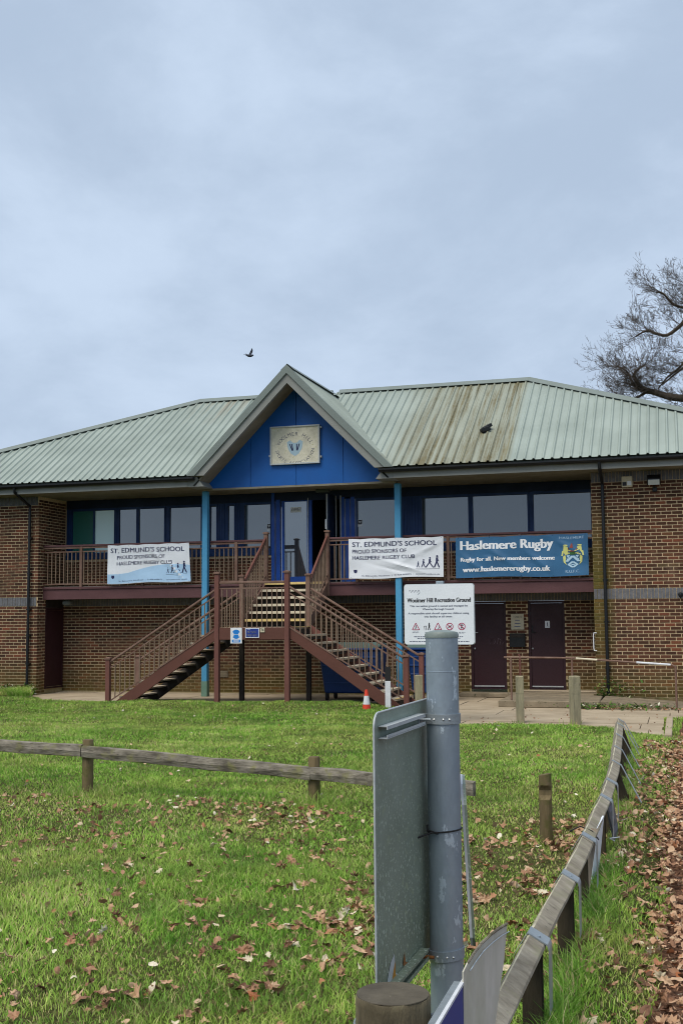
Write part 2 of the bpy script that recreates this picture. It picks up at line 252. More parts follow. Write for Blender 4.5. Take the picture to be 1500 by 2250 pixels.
# ------------------------------------------------------------------ geometry helpers
def wloc(o):
    p = Vector((0, 0, 0))
    while o is not None: p = p + o.location; o = o.parent
    return p
def tag(o, label=None, cat=None, group=None, kind=None):
    for k_, v_ in (('label', label), ('category', cat), ('group', group), ('kind', kind)):
        if v_: o[k_] = v_
    return o
def thing(name, loc, label, cat, group=None):
    o = bpy.data.objects.new(name, None); o.empty_display_size = 0.2; COL.objects.link(o); o.location = loc
    return tag(o, label, cat, group)
class B:
    """collects geometry in world coordinates; build() links it as one mesh object"""
    def __init__(s): s.v = []; s.f = []; s.m = []; s.mi = 0; s.at = []
    def add(s, vs, fs, tone=None):
        o = len(s.v); s.v += [tuple(x) for x in vs]; s.f += [tuple(i + o for i in f) for f in fs]; s.m += [s.mi] * len(fs)
        if tone is not None: s.at += [tone] * len(vs)
        return s
    def box(s, a, b, tone=None):
        (x0, y0, z0), (x1, y1, z1) = a, b
        return s.add([(x0, y0, z0), (x1, y0, z0), (x1, y1, z0), (x0, y1, z0), (x0, y0, z1), (x1, y0, z1), (x1, y1, z1), (x0, y1, z1)],
                     [(0, 3, 2, 1), (4, 5, 6, 7), (0, 1, 5, 4), (1, 2, 6, 5), (2, 3, 7, 6), (3, 0, 4, 7)], tone)
    def beam(s, p, q_, wd, ht, up=(0, 0, 1), c=0.0):
        """box from p to q, wd wide across, ht tall (centred); c = chamfer"""
        p, q_ = Vector(p), Vector(q_); d = (q_ - p).normalized(); sx = d.cross(Vector(up))
        sx = sx.normalized() if sx.length > 1e-6 else Vector((1, 0, 0)); uu = sx.cross(d)
        h, k_ = wd / 2, ht / 2
        prof = [(-h, -k_), (h, -k_), (h, k_), (-h, k_)] if not c else [(-h + c, -k_), (h - c, -k_), (h, -k_ + c), (h, k_ - c), (h - c, k_), (-h + c, k_), (-h, k_ - c), (-h, -k_ + c)]
        n_ = len(prof); vs = [p + sx * a + uu * b_ for a, b_ in prof] + [q_ + sx * a + uu * b_ for a, b_ in prof]
        return s.add(vs, [tuple(range(n_))[::-1], tuple(range(n_, 2 * n_))] + [(i, (i + 1) % n_, n_ + (i + 1) % n_, n_ + i) for i in range(n_)])
    def tube(s, pts, r, n_=10, cap=True):
        pts = [Vector(p) for p in pts]; rr = r if isinstance(r, (list, tuple)) else [r] * len(pts); vs = []; fs = []
        up = None
        for i, p in enumerate(pts):
            d = (pts[min(i + 1, len(pts) - 1)] - pts[max(i - 1, 0)]).normalized()
            if up is None: up = Vector((0, 0, 1)) if abs(d.z) < 0.9 else Vector((1, 0, 0))
            sx = d.cross(up).normalized(); uu = sx.cross(d).normalized(); up = uu
            vs += [p + (sx * math.cos(2 * math.pi * j / n_) + uu * math.sin(2 * math.pi * j / n_)) * rr[i] for j in range(n_)]
            if i: fs += [((i - 1) * n_ + j, (i - 1) * n_ + (j + 1) % n_, i * n_ + (j + 1) % n_, i * n_ + j) for j in range(n_)]
        if cap: fs += [tuple(range(n_))[::-1], tuple(range((len(pts) - 1) * n_, len(pts) * n_))]
        return s.add(vs, fs)
    def lathe(s, c, prof, n_=16):
        """prof = [(radius, z)] about the vertical through c"""
        vs = []; fs = []
        for i, (r, z) in enumerate(prof):
            vs += [(c[0] + r * math.cos(2 * math.pi * j / n_), c[1] + r * math.sin(2 * math.pi * j / n_), c[2] + z) for j in range(n_)]
            if i: fs += [((i - 1) * n_ + j, (i - 1) * n_ + (j + 1) % n_, i * n_ + (j + 1) % n_, i * n_ + j) for j in range(n_)]
        fs += [tuple(range(n_))[::-1], tuple(range((len(prof) - 1) * n_, len(prof) * n_))]
        return s.add(vs, fs)
    def prism(s, poly, off):
        """polygon (3D points) extruded by vector off"""
        n_ = len(poly); off = Vector(off); a = [Vector(p) for p in poly]
        return s.add(a + [p + off for p in a], [tuple(range(n_))[::-1], tuple(range(n_, 2 * n_))] + [(i, (i + 1) % n_, n_ + (i + 1) % n_, n_ + i) for i in range(n_)])
    def build(s, name, mat, parent=None, smooth=False, bevel=0.0, origin=None):
        vs = np.array(s.v, dtype=float)
        if origin is None: lo, hi = vs.min(0), vs.max(0); origin = ((lo[0] + hi[0]) / 2, (lo[1] + hi[1]) / 2, lo[2])
        me = bpy.data.meshes.new(name); me.from_pydata([tuple(x) for x in vs - np.array(origin)], [], s.f)
        mats = mat if isinstance(mat, (list, tuple)) else [mat]
        for m_ in mats: me.materials.append(MAT[m_] if isinstance(m_, str) else m_)
        if len(mats) > 1: me.polygons.foreach_set('material_index', s.m)
        if len(s.at) == len(s.v) and s.at:
            a_ = me.attributes.new('tone', 'FLOAT', 'POINT'); a_.data.foreach_set('value', s.at)
        bm = bmesh.new(); bm.from_mesh(me)
        bmesh.ops.recalc_face_normals(bm, faces=bm.faces)
        if bevel: bmesh.ops.bevel(bm, geom=[e_ for e_ in bm.edges if len(e_.link_faces) == 2 and e_.calc_face_angle(0) > 0.6], offset=bevel, segments=1, affect='EDGES')
        bm.to_mesh(me); bm.free()
        if smooth:
            me.polygons.foreach_set('use_smooth', [True] * len(me.polygons))
            try: me.set_sharp_from_angle(angle=R(40))
            except Exception: pass
        o = bpy.data.objects.new(name, me); COL.objects.link(o); o.parent = parent
        o.location = Vector(origin) - (wloc(parent) if parent else Vector((0, 0, 0)))
        return o
def put(name, mesh, world, parent=None, rot=(0, 0, 0), scale=(1, 1, 1)):
    o = bpy.data.objects.new(name, mesh); COL.objects.link(o); o.parent = parent
    o.location = Vector(world) - (wloc(parent) if parent else Vector((0, 0, 0))); o.rotation_euler = rot; o.scale = scale
    return o
def copy_tree(o, parent=None, loc=None):
    c = o.copy(); COL.objects.link(c); c.parent = parent
    if loc is not None: c.location = loc
    for ch in list(o.children): copy_tree(ch, c)
    return c
def box(name, a, b, mat, parent=None, bevel=0.0): return B().box(a, b).build(name, mat, parent, bevel=bevel)

_txt = {}; RATIO = [1.0]; HASL = [False]
def text_geo(s, bold=0.0, spacing=1.0):
    key = (s, bold, spacing)
    if key not in _txt:
        cu = bpy.data.curves.new('t', 'FONT'); cu.body = s; cu.offset = bold; cu.resolution_u = 3; cu.space_character = spacing
        ob = bpy.data.objects.new('t', cu); COL.objects.link(ob)
        dg = bpy.context.evaluated_depsgraph_get(); me = bpy.data.meshes.new_from_object(ob.evaluated_get(dg))
        vs = np.array([v_.co[:2] for v_ in me.vertices]); fs = [tuple(p_.vertices) for p_ in me.polygons]
        bpy.data.objects.remove(ob); bpy.data.curves.remove(cu); bpy.data.meshes.remove(me)
        lo, hi = vs.min(0), vs.max(0); _txt[key] = ((vs - lo) / (hi - lo), fs, (hi - lo)[0] / (hi - lo)[1])
    return _txt[key]
_fine = {}
def fine_text(s):
    if s not in _fine:
        vs, fs, _ = text_geo(s); bm = bmesh.new(); vv = [bm.verts.new((x, y, 0)) for x, y in vs]
        for f in fs:
            try: bm.faces.new([vv[i] for i in f])
            except ValueError: pass
        for ax, n_ in (((0, 1, 0), 6), ((1, 0, 0), 90)):
            for i in range(1, n_): bmesh.ops.bisect_plane(bm, geom=bm.verts[:] + bm.edges[:] + bm.faces[:], plane_co=tuple(a * i / n_ for a in ax), plane_no=ax)
        bm.verts.index_update(); _fine[s] = ([tuple(v_.co[:2]) for v_ in bm.verts], [tuple(v_.index for v_ in f.verts) for f in bm.faces]); bm.free()
    return _fine[s]
def lettering(b, s, s0, t0, width, height, fn, bold=0.0, spacing=1.0):
    """flat lettering laid on a surface: fn(s, t) -> world point; s0,t0 = lower left"""
    vs, fs = fine_text(s) if HASL[0] else text_geo(s, 0.0, spacing)[:2]
    # heavier weight: a few copies of the same lettering, each a hair further out and shifted by a fraction of the stroke
    k = max(1, int(math.ceil(bold / 0.012)))
    for i in range(k):
        dx = bold * height * RATIO[0] * (2 * (i + .5) / k - 1) if k > 1 else 0.0
        b.add([fn(s0 + x * width + dx, t0 + y * height, *([i * .0003] if HASL[0] else [])) for x, y in vs], fs)
    return b
def disc(b, fn, cx, cy, r, n_=24, r2=None, a0=0.0, a1=2 * math.pi):
    if r2 is None: return b.add([fn(cx, cy)] + [fn(cx + r * math.cos(a0 + (a1 - a0) * i / n_), cy + r * math.sin(a0 + (a1 - a0) * i / n_)) for i in range(n_ + 1)], [(0, i + 1, i + 2) for i in range(n_)])
    vs = []
    for i in range(n_ + 1):
        c_, s_ = math.cos(a0 + (a1 - a0) * i / n_), math.sin(a0 + (a1 - a0) * i / n_); vs += [fn(cx + r * c_, cy + r * s_), fn(cx + r2 * c_, cy + r2 * s_)]
    return b.add(vs, [(2 * i, 2 * i + 2, 2 * i + 3, 2 * i + 1) for i in range(n_)])
def poly(b, fn, pts): return b.add([fn(x, y) for x, y in pts], [tuple(range(len(pts)))])
def stroke(b, fn, p, q_, w_):
    d = Vector((q_[0] - p[0], q_[1] - p[1])).normalized() * (w_ / 2); n_ = (-d.y, d.x)
    return poly(b, fn, [(p[0] + n_[0], p[1] + n_[1]), (q_[0] + n_[0], q_[1] + n_[1]), (q_[0] - n_[0], q_[1] - n_[1]), (p[0] - n_[0], p[1] - n_[1])])
def figure(b, fn, x, y, h, lean=0.0, stride=0.25):
    """walking silhouette of height h standing at (x, y)"""
    disc(b, fn, x + lean * h, y + 0.91 * h, 0.085 * h, 10)
    poly(b, fn, [(x - 0.09 * h + lean * h * .8, y + 0.80 * h), (x + 0.09 * h + lean * h * .8, y + 0.80 * h), (x + 0.07 * h, y + 0.45 * h), (x - 0.08 * h, y + 0.45 * h)])
    stroke(b, fn, (x, y + 0.5 * h), (x - stride * h, y), 0.10 * h); stroke(b, fn, (x, y + 0.5 * h), (x + stride * h, y), 0.10 * h)
    stroke(b, fn, (x + lean * h * .7, y + 0.76 * h), (x + 0.16 * h, y + 0.5 * h), 0.06 * h)
# ================================================================== THE PAVILION
UL, UR = 0.685, 14.36            # inner corners of the recess
VB = 1.31                        # lower back wall of the recess
VG = 1.40                        # glazing line upstairs
WS = 4.975                       # soffit
EAVE_V, EAVE_W, RID_V, RID_W = -0.66, 5.238, 3.33, 7.82
SL = (RID_W - EAVE_W) / (RID_V - EAVE_V)
RL, RR = 3.64, 12.71             # ridge ends
pav = thing('sports_pavilion', (7.5, 0, 0), 'two storey brown brick sports pavilion with green ribbed metal roof and blue gable', 'building')

# ---- brick walls: mortar core + bricks standing proud of it
BRK = B(); SINGLE = []
def brick_run(s0, s1, w0, w1, place, ax, openings=(), single=False, phase=0.0):
    """stretcher bond on a wall; place(s, w) -> world point on its face, ax = 'u' or 'v' (direction of s)"""
    n_ = int(round((w1 - w0) / 0.075))
    for i in range(n_):
        z0 = w0 + i * 0.075 + 0.009; z1 = z0 + 0.057
        s = s0 - (0.1125 if (i % 2) else 0.0) - phase
        while s < s1:
            a, b_ = max(s + 0.008, s0), min(s + 0.217, s1); s += 0.225
            segs = [(a, b_)]
            for (oa, ob, oz0, oz1) in openings:
                if z1 > oz0 and z0 < oz1:
                    nx = []
                    for (p, r_) in segs:
                        if r_ <= oa or p >= ob: nx.append((p, r_))
                        else:
                            if oa - p > 0.03: nx.append((p, oa - 0.004))
                            if r_ - ob > 0.03: nx.append((ob + 0.004, r_))
                    segs = nx
            for (p, r_) in segs:
                if r_ - p < 0.03: continue
                full = abs((r_ - p) - 0.209) < 0.002
                c = place((p + r_) / 2, (z0 + z1) / 2)
                SINGLE.append((c, ax, r_ - p, full, single))
def mortar(name, lo, hi): return box(name, lo, hi, 'mortar', pav)

# front walls left and right of the recess
G = 0.0
LW0, RW1 = -4.0, 19.0
wall_l = mortar('brick_wall', (LW0, 0.006, -0.1), (UL, VB + 0.2, WS)); wall_r = mortar('brick_wall', (UR, 0.006, -0.1), (RW1, VB + 0.2, WS))
back_lo = [mortar('brick_wall', (a_, VB + 0.006, z_), (b_, VB + 0.22, 2.62)) for a_, b_, z_ in ((UL + .002, 11.405, -.1), (11.405, 12.245, 2.205), (12.245, 12.755, -.1), (12.755, 13.595, 2.205), (13.595, UR - .002, -.1))]; back_up = [mortar('brick_wall', (a_, VG - 0.03, 2.62), (b_, VG + 0.2, 3.42)) for a_, b_ in ((UL + .002, 6.43), (8.62, UR - .002))]
def face_v(v): return lambda s, w_: Vector((s, v, w_))
def face_u(u): return lambda s, w_: Vector((u, s, w_))
for (a, b_, ph) in ((LW0 + .005, UL, 0.03), (UR, RW1 - .005, 0.0)):
    brick_run(a, b_, 0.0 + 0.025, 2.2 + 0.0, face_v(0.0), 'u', single=True, phase=ph)
    brick_run(a, b_, 2.425, 4.75, face_v(0.0), 'u', single=True, phase=ph)
# side walls of the recess
DL = (0.385, 1.255, 0.0, 2.16)   # doorway in the left-hand side wall
brick_run(0.0, VB, 0.025, 2.2, face_u(UL), 'v', openings=[DL]); brick_run(0.0, VB, 2.425, 4.90, face_u(UL), 'v')
brick_run(0.0, VB, 2.2, 2.425, face_u(UL), 'v', openings=[DL]); brick_run(0.0, VB, 0.025, 4.90, face_u(UR), 'v')
D1, D2 = (11.41, 12.24, 0.16, 2.20), (12.76, 13.59, 0.16, 2.20)
brick_run(UL, UR, 0.025, 2.2, face_v(VB), 'u', openings=[D1, D2]); brick_run(UL, UR, 2.695, 3.40, face_v(VG - 0.036), 'u', openings=[(6.42, 8.65, 2.6, 3.6)])
# soldier courses of grey brick
def soldiers(name, s0, s1, w0, v):
    b = B(); s = s0
    while s < s1 - 0.03:
        b.box((s + 0.005, v - 0.006, w0 + 0.005), (min(s + 0.070, s1), v + 0.02, w0 + 0.220)); s += 0.075
    o = b.build(name, 'soldier', pav); return o
for (a, b_) in ((LW0 + .005, UL - 0.002), (UR + 0.002, RW1 - .005)):
    soldiers('soldier_course', a, b_, 2.2, 0.0); soldiers('soldier_course', a, b_, 4.75, 0.0)
soldiers('soldier_course', UL + 0.01, UR - 0.01, 2.2, VB)
# which bricks show largest: the nearest full bricks of the two front walls inside the frame become parts, the rest one joined part
def in_frame(p):
    d = p - CAM_POS; z = d.dot(_f); x = 750 + FPX * d.dot(_r) / z; y = 1125 - FPX * d.dot(_u) / z
    return 0 < x < 1500 and y < 1530, FPX / z
cand = []
for i, (c, ax, ln, full, single) in enumerate(SINGLE):
    ok, sc = in_frame(c)
    if ok and full and single: cand.append((-sc, i))
cand.sort(); chosen = set(i for _, i in cand[:300])
def brick_shape(b, c, ax, ln, tone):
    h, d = ln / 2, 0.001 + random.random() * 0.003
    if ax == 'u': lo, hi = (c.x - h, c.y - d, c.z - 0.0285), (c.x + h, c.y + 0.02, c.z + 0.0285)
    else:
        sgn = 1 if c.x < 5 else -1
        lo, hi = (min(c.x + sgn * d, c.x - sgn * 0.02), c.y - h, c.z - 0.0285), (max(c.x + sgn * d, c.x - sgn * 0.02), c.y + h, c.z + 0.0285)
    b.box(lo, hi, tone)
for i, (c, ax, ln, full, single) in enumerate(SINGLE):
    if i not in chosen: brick_shape(BRK, c, ax, ln, random.random())
o = BRK.build('brickwork', 'brickwork', pav); tag(o, kind='stuff')
bb = B().box((-0.1045, -0.002, -0.0285), (0.1045, 0.02, 0.0285)); bo = bb.build('brick', 'brick', None, bevel=0.003, origin=(0, 0, 0)); brick_mesh = bo.data; bpy.data.objects.remove(bo)
for i in sorted(chosen):
    c = SINGLE[i][0]
    par = wall_r if c.x > 5 else wall_l
    put('brick', brick_mesh, c + Vector((0, -random.random() * 0.002, 0)), par, (0, 0, random.uniform(-.006, .006)))

# ---- roof
def roof_w(v): return EAVE_W + SL * (v - EAVE_V)
HLV, HRV = 1.0 / 2.05, 1.0 / 1.71
def top_v(u): return RID_V if RL <= u <= RR else (RID_V - (RL - u) * HLV if u < RL else RID_V - (u - RR) * HRV)
DC, DHALF, DW = 7.56, 2.46, 7.70             # dormer centre, half width at the eave, ridge height
def valley_v(u):
    """lower end of a main roof sheet where the dormer roof covers it"""
    d = abs(u - DC)
    return EAVE_V if d > DHALF else EAVE_V + (DW - d * ((DW - EAVE_W) / DHALF) - EAVE_W) / SL
LEND, REND = RL - (RID_V - EAVE_V) / HLV, RR + (RID_V - EAVE_V) / HRV
roof = B()
_v = valley_v(DC + .02) - .1; _w = roof_w(_v)
roof.add([(LEND, EAVE_V + .05, EAVE_W - .06), (DC - DHALF, EAVE_V + .05, EAVE_W - .06), (DC, _v, _w - .06), (DC + DHALF, EAVE_V + .05, EAVE_W - .06), (REND, EAVE_V + .05, EAVE_W - .06), (RR, RID_V, RID_W - .05), (DC, RID_V, RID_W - .05), (RL, RID_V, RID_W - .05), (LEND, 2 * RID_V - EAVE_V, EAVE_W), (REND, 2 * RID_V - EAVE_V, EAVE_W)],
         [(0, 1, 2, 6, 7), (2, 3, 4, 5, 6), (7, 6, 5, 9, 8), (4, 9, 5), (0, 7, 8)])
roof = roof.build('roof', 'roof', pav)
PROF = [(0.0, 0.0), (0.012, 0.0), (0.128, 0.0), (0.150, 0.034), (0.176, 0.034)]
def sheet(u0, n_ribs):
    b = B(); cols = []
    for k_ in range(n_ribs):
        for (du, h) in PROF: cols.append((u0 + k_ * 0.2 + du, h))
    cols.append((u0 + n_ribs * 0.2, 0.0)); 
    prev = None; any_ = False
    for (u, h) in cols:
        v0, v1 = valley_v(u), top_v(u)
        if v1 - v0 < 0.03: prev = None; continue
        nrm = Vector((0, -SL, 1)).normalized() * h
        vs = [Vector((u, v0 + (v1 - v0) * t, roof_w(v0 + (v1 - v0) * t))) + nrm for t in (0, 1)]
        i0 = len(b.v); b.v += [tuple(x) for x in vs]
        if prev is not None: b.f.append((prev, i0, i0 + 1, prev + 1)); b.m.append(0); any_ = True
        prev = i0
    if any_: b.build('roof_sheet', 'roof', roof)
u = -4.36
while u < 19.2:
    sheet(u, 5); u += 1.0
# ridge and hip cappings
def cap_strip(p, q_, name='ridge_cap', lift=0.055, half=0.13):
    p, q_ = Vector(p), Vector(q_); d = (q_ - p).normalized(); sx = d.cross(Vector((0, 0, 1))).normalized(); b = B()
    prof = [(-half, -0.05), (-0.03, lift), (0.03, lift), (half, -0.05), (half, -0.058), (0.03, lift - .008), (-0.03, lift - .008), (-half, -0.058)]
    vs = [p + sx * a + Vector((0, 0, z)) for a, z in prof] + [q_ + sx * a + Vector((0, 0, z)) for a, z in prof]; n_ = len(prof)
    b.add(vs, [tuple(range(n_)), tuple(range(n_, 2 * n_))] + [(i, (i + 1) % n_, n_ + (i + 1) % n_, n_ + i) for i in range(n_)])
    return b.build(name, 'trim', roof)
cap_strip((RL, RID_V, RID_W + .03), (DC - 0.1, RID_V, RID_W + .03)); cap_strip((DC + 0.1, RID_V, RID_W + .03), (RR, RID_V, RID_W + .03))
cap_strip((RL, RID_V, RID_W + .03), (LEND, EAVE_V, EAVE_W + .05), 'hip_cap'); cap_strip((RR, RID_V, RID_W + .03), (REND, EAVE_V, EAVE_W + .05), 'hip_cap')
# roof vent
b = B(); vx, vy, vz = 11.935, 0.70, roof_w(0.70)
b.beam((vx - .09, vy - .02, vz + .03), (vx + .10, vy + .06, vz + .10), 0.20, 0.10); b.beam((vx - .02, vy + .02, vz + .09), (vx + .12, vy + .12, vz + .19), 0.16, 0.08); b.tube([(vx, vy, vz - .05), (vx, vy + .02, vz + .12)], .06)
b.build('roof_vent', 'gutter', roof, bevel=0.01)

# dormer roof (two ribbed slopes), its ridge, barge boards and soffit
KD = (DW - EAVE_W) / DHALF
dorm = B(); 
for sg in (-1, 1):
    for (v0, v1, n_) in ((-0.70, 3.05, 19),):
        prev = None; nrm = Vector((sg * KD, 0, 1)).normalized(); v = v0
        cols = []
        while v < v1:
            for (du, h) in PROF: cols.append((v + du, h))
            v += 0.2
        for (vv, h) in cols:
            d = DHALF if vv <= EAVE_V else (DW - roof_w(vv)) / KD
            if d <= 0.02: prev = None; continue
            vs = [Vector((DC, vv, DW)) + nrm * h, Vector((DC + sg * d, vv, DW - KD * d)) + nrm * h]
            i0 = len(dorm.v); dorm.v += [tuple(x) for x in vs]
            if prev is not None: dorm.f.append((prev, i0, i0 + 1, prev + 1)); dorm.m.append(0)
            prev = i0
dorm = dorm.build('dormer_roof', 'roof', pav)
b = B(); p0, p1 = Vector((DC, -0.68, DW + .02)), Vector((DC, 3.22, DW + .06))
for sg in (-1, 1): b.add([p0 + Vector((0, 0, .04)), p1 + Vector((0, 0, .04)), p1 + Vector((sg * .16, 0, -.10)), p0 + Vector((sg * .16, 0, -.10))], [(0, 1, 2, 3)])
o = b.build('ridge_cap', 'trim', dorm)
def chevron(dz_out, dz_in, v0, v1, name, mat, lip=0.0):
    """inverted V band between two parallel offsets below the dormer slope"""
    zt = DW + 0.03; foot = EAVE_W - 0.02
    def pt(dz, side):
        return (DC + side * (zt + dz - foot) / KD, foot)
    b = B()
    for sg in (-1, 1):
        o1, i1 = pt(-dz_out, sg), pt(-dz_in, sg)
        P = [(DC, v0, zt - dz_out), (o1[0], v0, o1[1]), (i1[0], v0, i1[1]), (DC, v0, zt - dz_in)]
        b.prism(P, (0, v1 - v0, 0))
    return b.build(name, mat, pav)
chevron(0.00, 0.20, -0.74, -0.63, 'barge_trim', 'trim'); chevron(0.20, 0.43, -0.70, -0.60, 'barge_board', 'trim2')
# soffit under the dormer verge + boxed feet
b = B()
for sg in (-1, 1):
    top = DW - 0.36; foot = WS
    du = (top - foot) / KD
    b.prism([(DC, -0.60, top), (DC + sg * du, -0.60, foot), (DC + sg * (du + .03), -0.60, foot + .02), (DC, -0.60, top + .05)], (0, 0.66, 0))
b.build('verge_soffit', 'soffit', pav)
# gable boarding: panels with open joints
GV = 0.0; GB = 4.985; gtop = DW - 0.36
def gable_poly(u0, u1, w0):
    k_ = lambda u_: gtop - abs(u_ - DC) * KD
    pts = [(u0, w0), (u1, w0)]
    if k_(u1) > w0: pts.append((u1, k_(u1)))
    if u0 < DC < u1: pts.append((DC, gtop))
    if k_(u0) > w0: pts.append((u0, k_(u0)))
    return pts
ue = (gtop - GB) / KD
b = B(); b.prism([(DC - ue, GV + .04, GB), (DC + ue, GV + .04, GB), (DC, GV + .04, gtop)], (0, .12, 0)); b.build('gable_backing', 'navy', pav)
for (a, b_) in ((DC - ue, 6.385), (6.397, 7.540), (7.552, 8.700), (8.712, DC + ue)):
    q_ = B(); q_.prism([(x, GV, z) for x, z in gable_poly(a, b_, GB)], (0, .045, 0)); q_.build('gable_panel', 'blue', pav)
box('gable_bottom_trim', (DC - ue - .05, GV - .03, GB - .05), (DC + ue + .05, GV + .16, GB - .004), 'soffit', pav)
# eaves: fascia, soffit, gutter
for (a, b_, s) in ((LEND + .1, 5.02, -1), (10.06, REND - .1, 1)):
    box('fascia', (a, -0.62, 4.972), (b_, -0.585, 5.20), 'trim2', pav)
    box('soffit', (a, -0.583, 4.978), (b_, 0.02, 5.00), 'soffit', pav)
    gb = B(); g0, g1 = a, (b_ + .20 if s < 0 else b_)
    if s > 0: g0 = a - .32
    prof = [(math.cos(t) * .062, math.sin(t) * .062) for t in np.linspace(math.pi, 2 * math.pi, 9)]
    vs = [(g0, -0.69 + x, 5.165 + z) for x, z in prof] + [(g1, -0.69 + x, 5.165 + z) for x, z in prof]; n_ = len(prof)
    gb.add(vs, [(i, i + 1, n_ + i + 1, n_ + i) for i in range(n_ - 1)] + [tuple(range(n_)), tuple(range(n_, 2 * n_))])
    gb.box((g0, -0.757, 5.150), (g1, -0.747, 5.182)); gb.box((g0, -0.635, 5.13), (g1, -0.625, 5.20))
    gb.build('gutter', 'gutter', pav)
    # boxed return under the barge foot
    ub = b_ if s < 0 else a
    q_ = B(); q_.prism([(ub, -0.60, 4.972), (ub - s * .42, -0.60, 4.972), (ub - s * .22, -0.60, 5.22), (ub, -0.60, 5.22)], (0, .62, 0)); q_.build('eaves_box_end', 'trim2', pav)
box('recess_ceiling', (UL + .003, 0.022, 4.982), (UR - .003, VG + .2, 5.03), 'soffit', pav)
# downpipes
dp = B(); dp.tube([(0.40, -.69, 5.12), (0.40, -.69, 5.02), (0.47, -.075, 4.72), (0.47, -.075, 4.6), (0.47, -.075, .22)], .036); dp.tube([(0.47, -.075, .30), (0.47, -.075, .16), (0.47, -.20, .08)], .045)
for z in (.75, 1.45, 2.1, 3.0, 3.9): dp.box((.42, -.09, z), (.53, -.005, z + .03))
dp.build('downpipe', 'gutter', pav, smooth=True)
dp = B(); dp.tube([(14.60, -.69, 5.12), (14.60, -.69, 5.00), (14.61, -.075, 4.72), (14.61, -.075, 4.6), (14.61, -.075, .12)], .036)
for z in (.7, 1.7, 2.6, 3.5, 4.4): dp.box((14.56, -.09, z), (14.67, -.005, z + .03))
dp.build('downpipe', 'gutter', pav, smooth=True)
b = B(); b.tube([(14.39, -.03, 1.47), (14.34, -.06, 1.47), (14.33, -.06, 1.42), (14.33, -.06, 1.14), (14.34, -.06, 1.09), (14.39, -.03, 1.09)], .012, 8); b.build('grab_handle', 'white', pav, smooth=True)

# ---- light blue posts
for u_ in (5.185, 9.98):
    b = B(); b.box((u_ - .07, .05, 0.0), (u_ + .07, .19, 4.93)); b.build('blue_post', 'postblue', pav, bevel=0.008)
    box('post_base', (u_ - .075, .045, 0.0), (u_ + .075, .195, 0.36), worn('moss_stained_blue', S('#6f8f7f'), S('#5a7a6a'), .7, 5, .8) if u_ < 6 else 'postblue', pav)

# ---- glazing upstairs.  (u0, u1) panes between frames; frames are boxes, panes set back
wz0, wz1 = 3.60, 4.70
box('header_panel', (UL + .003, VG - .05, wz1 + .06), (UR - .003, VG + .05, 4.98), 'navy', pav)
box('sill_panel', (UL + .003, VG - .06, 3.42), (6.42, VG + .05, 3.54), 'darkblue', pav); box('sill_panel', (8.64, VG - .06, 3.42), (UR - .003, VG + .05, 3.54), 'darkblue', pav)
def window(u0, u1, pane='glass', fw=0.035, extras=()):
    b = B(); y0, y1 = VG - .045, VG + .03
    b.box((u0 - fw, y0, wz0 - .06), (u0, y1, wz1 + .06)); b.box((u1, y0, wz0 - .06), (u1 + fw, y1, wz1 + .06)); b.box((u0, y0, wz0 - .06), (u1, y1, wz0)); b.box((u0, y0, wz1), (u1, y1, wz1 + .06))
    o = b.build('window', 'darkblue', pav)
    po = box('pane', (u0, VG - .004, wz0), (u1, VG + .012, wz1), pane, o); po.rotation_euler = (R(random.uniform(-.9, .5)), 0, R(random.uniform(-.25, .25))); return o
wl = [window(0.86, 1.47, 'teal', .02), window(1.51, 2.08, 'teal2', .02), window(2.227, 2.715), window(2.79, 3.50), window(3.655, 4.52), window(4.775, 4.945, fw=.03), window(5.262, 5.43, fw=.03), window(5.70, 6.40)]
wr = [window(8.66, 9.66), window(10.27, 11.395), window(11.505, 12.795), window(12.935, 14.25)]
# solid strips between the panes
for (a, b_) in ((0.69, 0.84), (2.105, 2.19), (3.54, 3.615), (4.56, 4.74), (4.98, 5.23), (5.468, 5.66), (9.70, 10.23), (11.432, 11.468), (12.832, 12.898), (14.29, 14.355)):
    q_ = B(); q_.box((a, VG - .03, 3.54), (b_, VG + .04, wz1 + .06))
    k_ = a + .04
    while k_ < b_ - .04: q_.box((k_, VG - .045, 3.56), (k_ + .012, VG - .029, wz1 + .04)); k_ += .07
    q_.build('blue_cladding', 'darkblue', pav)
# notices stuck on the glass
def glass_notice(o, uc, zc):
    fn = lambda x, y: (uc + x, VG - .012, zc + y)
    b = B(); b.box((uc - .055, VG - .011, zc - .085), (uc + .055, VG - .006, zc + .085)); b.mi = 1
    poly(b, lambda x, y: (uc + x, VG - .0125, zc + y), [(-.048, -.03), (.048, -.03), (.048, .078), (-.048, .078)]); b.mi = 0
    disc(b, lambda x, y: (uc + x, VG - .0135, zc + y), -.013, .038, .017, 10); disc(b, lambda x, y: (uc + x, VG - .0135, zc + y), .013, .038, .017, 10); poly(b, lambda x, y: (uc + x, VG - .0135, zc + y), [(-.029, .033), (0, -.008), (.029, .033)])
    b.build('notice', ['white', 'blackink'], o)
glass_notice(wl[7], 6.355, 4.12); glass_notice(wr[0], 8.715, 4.15)

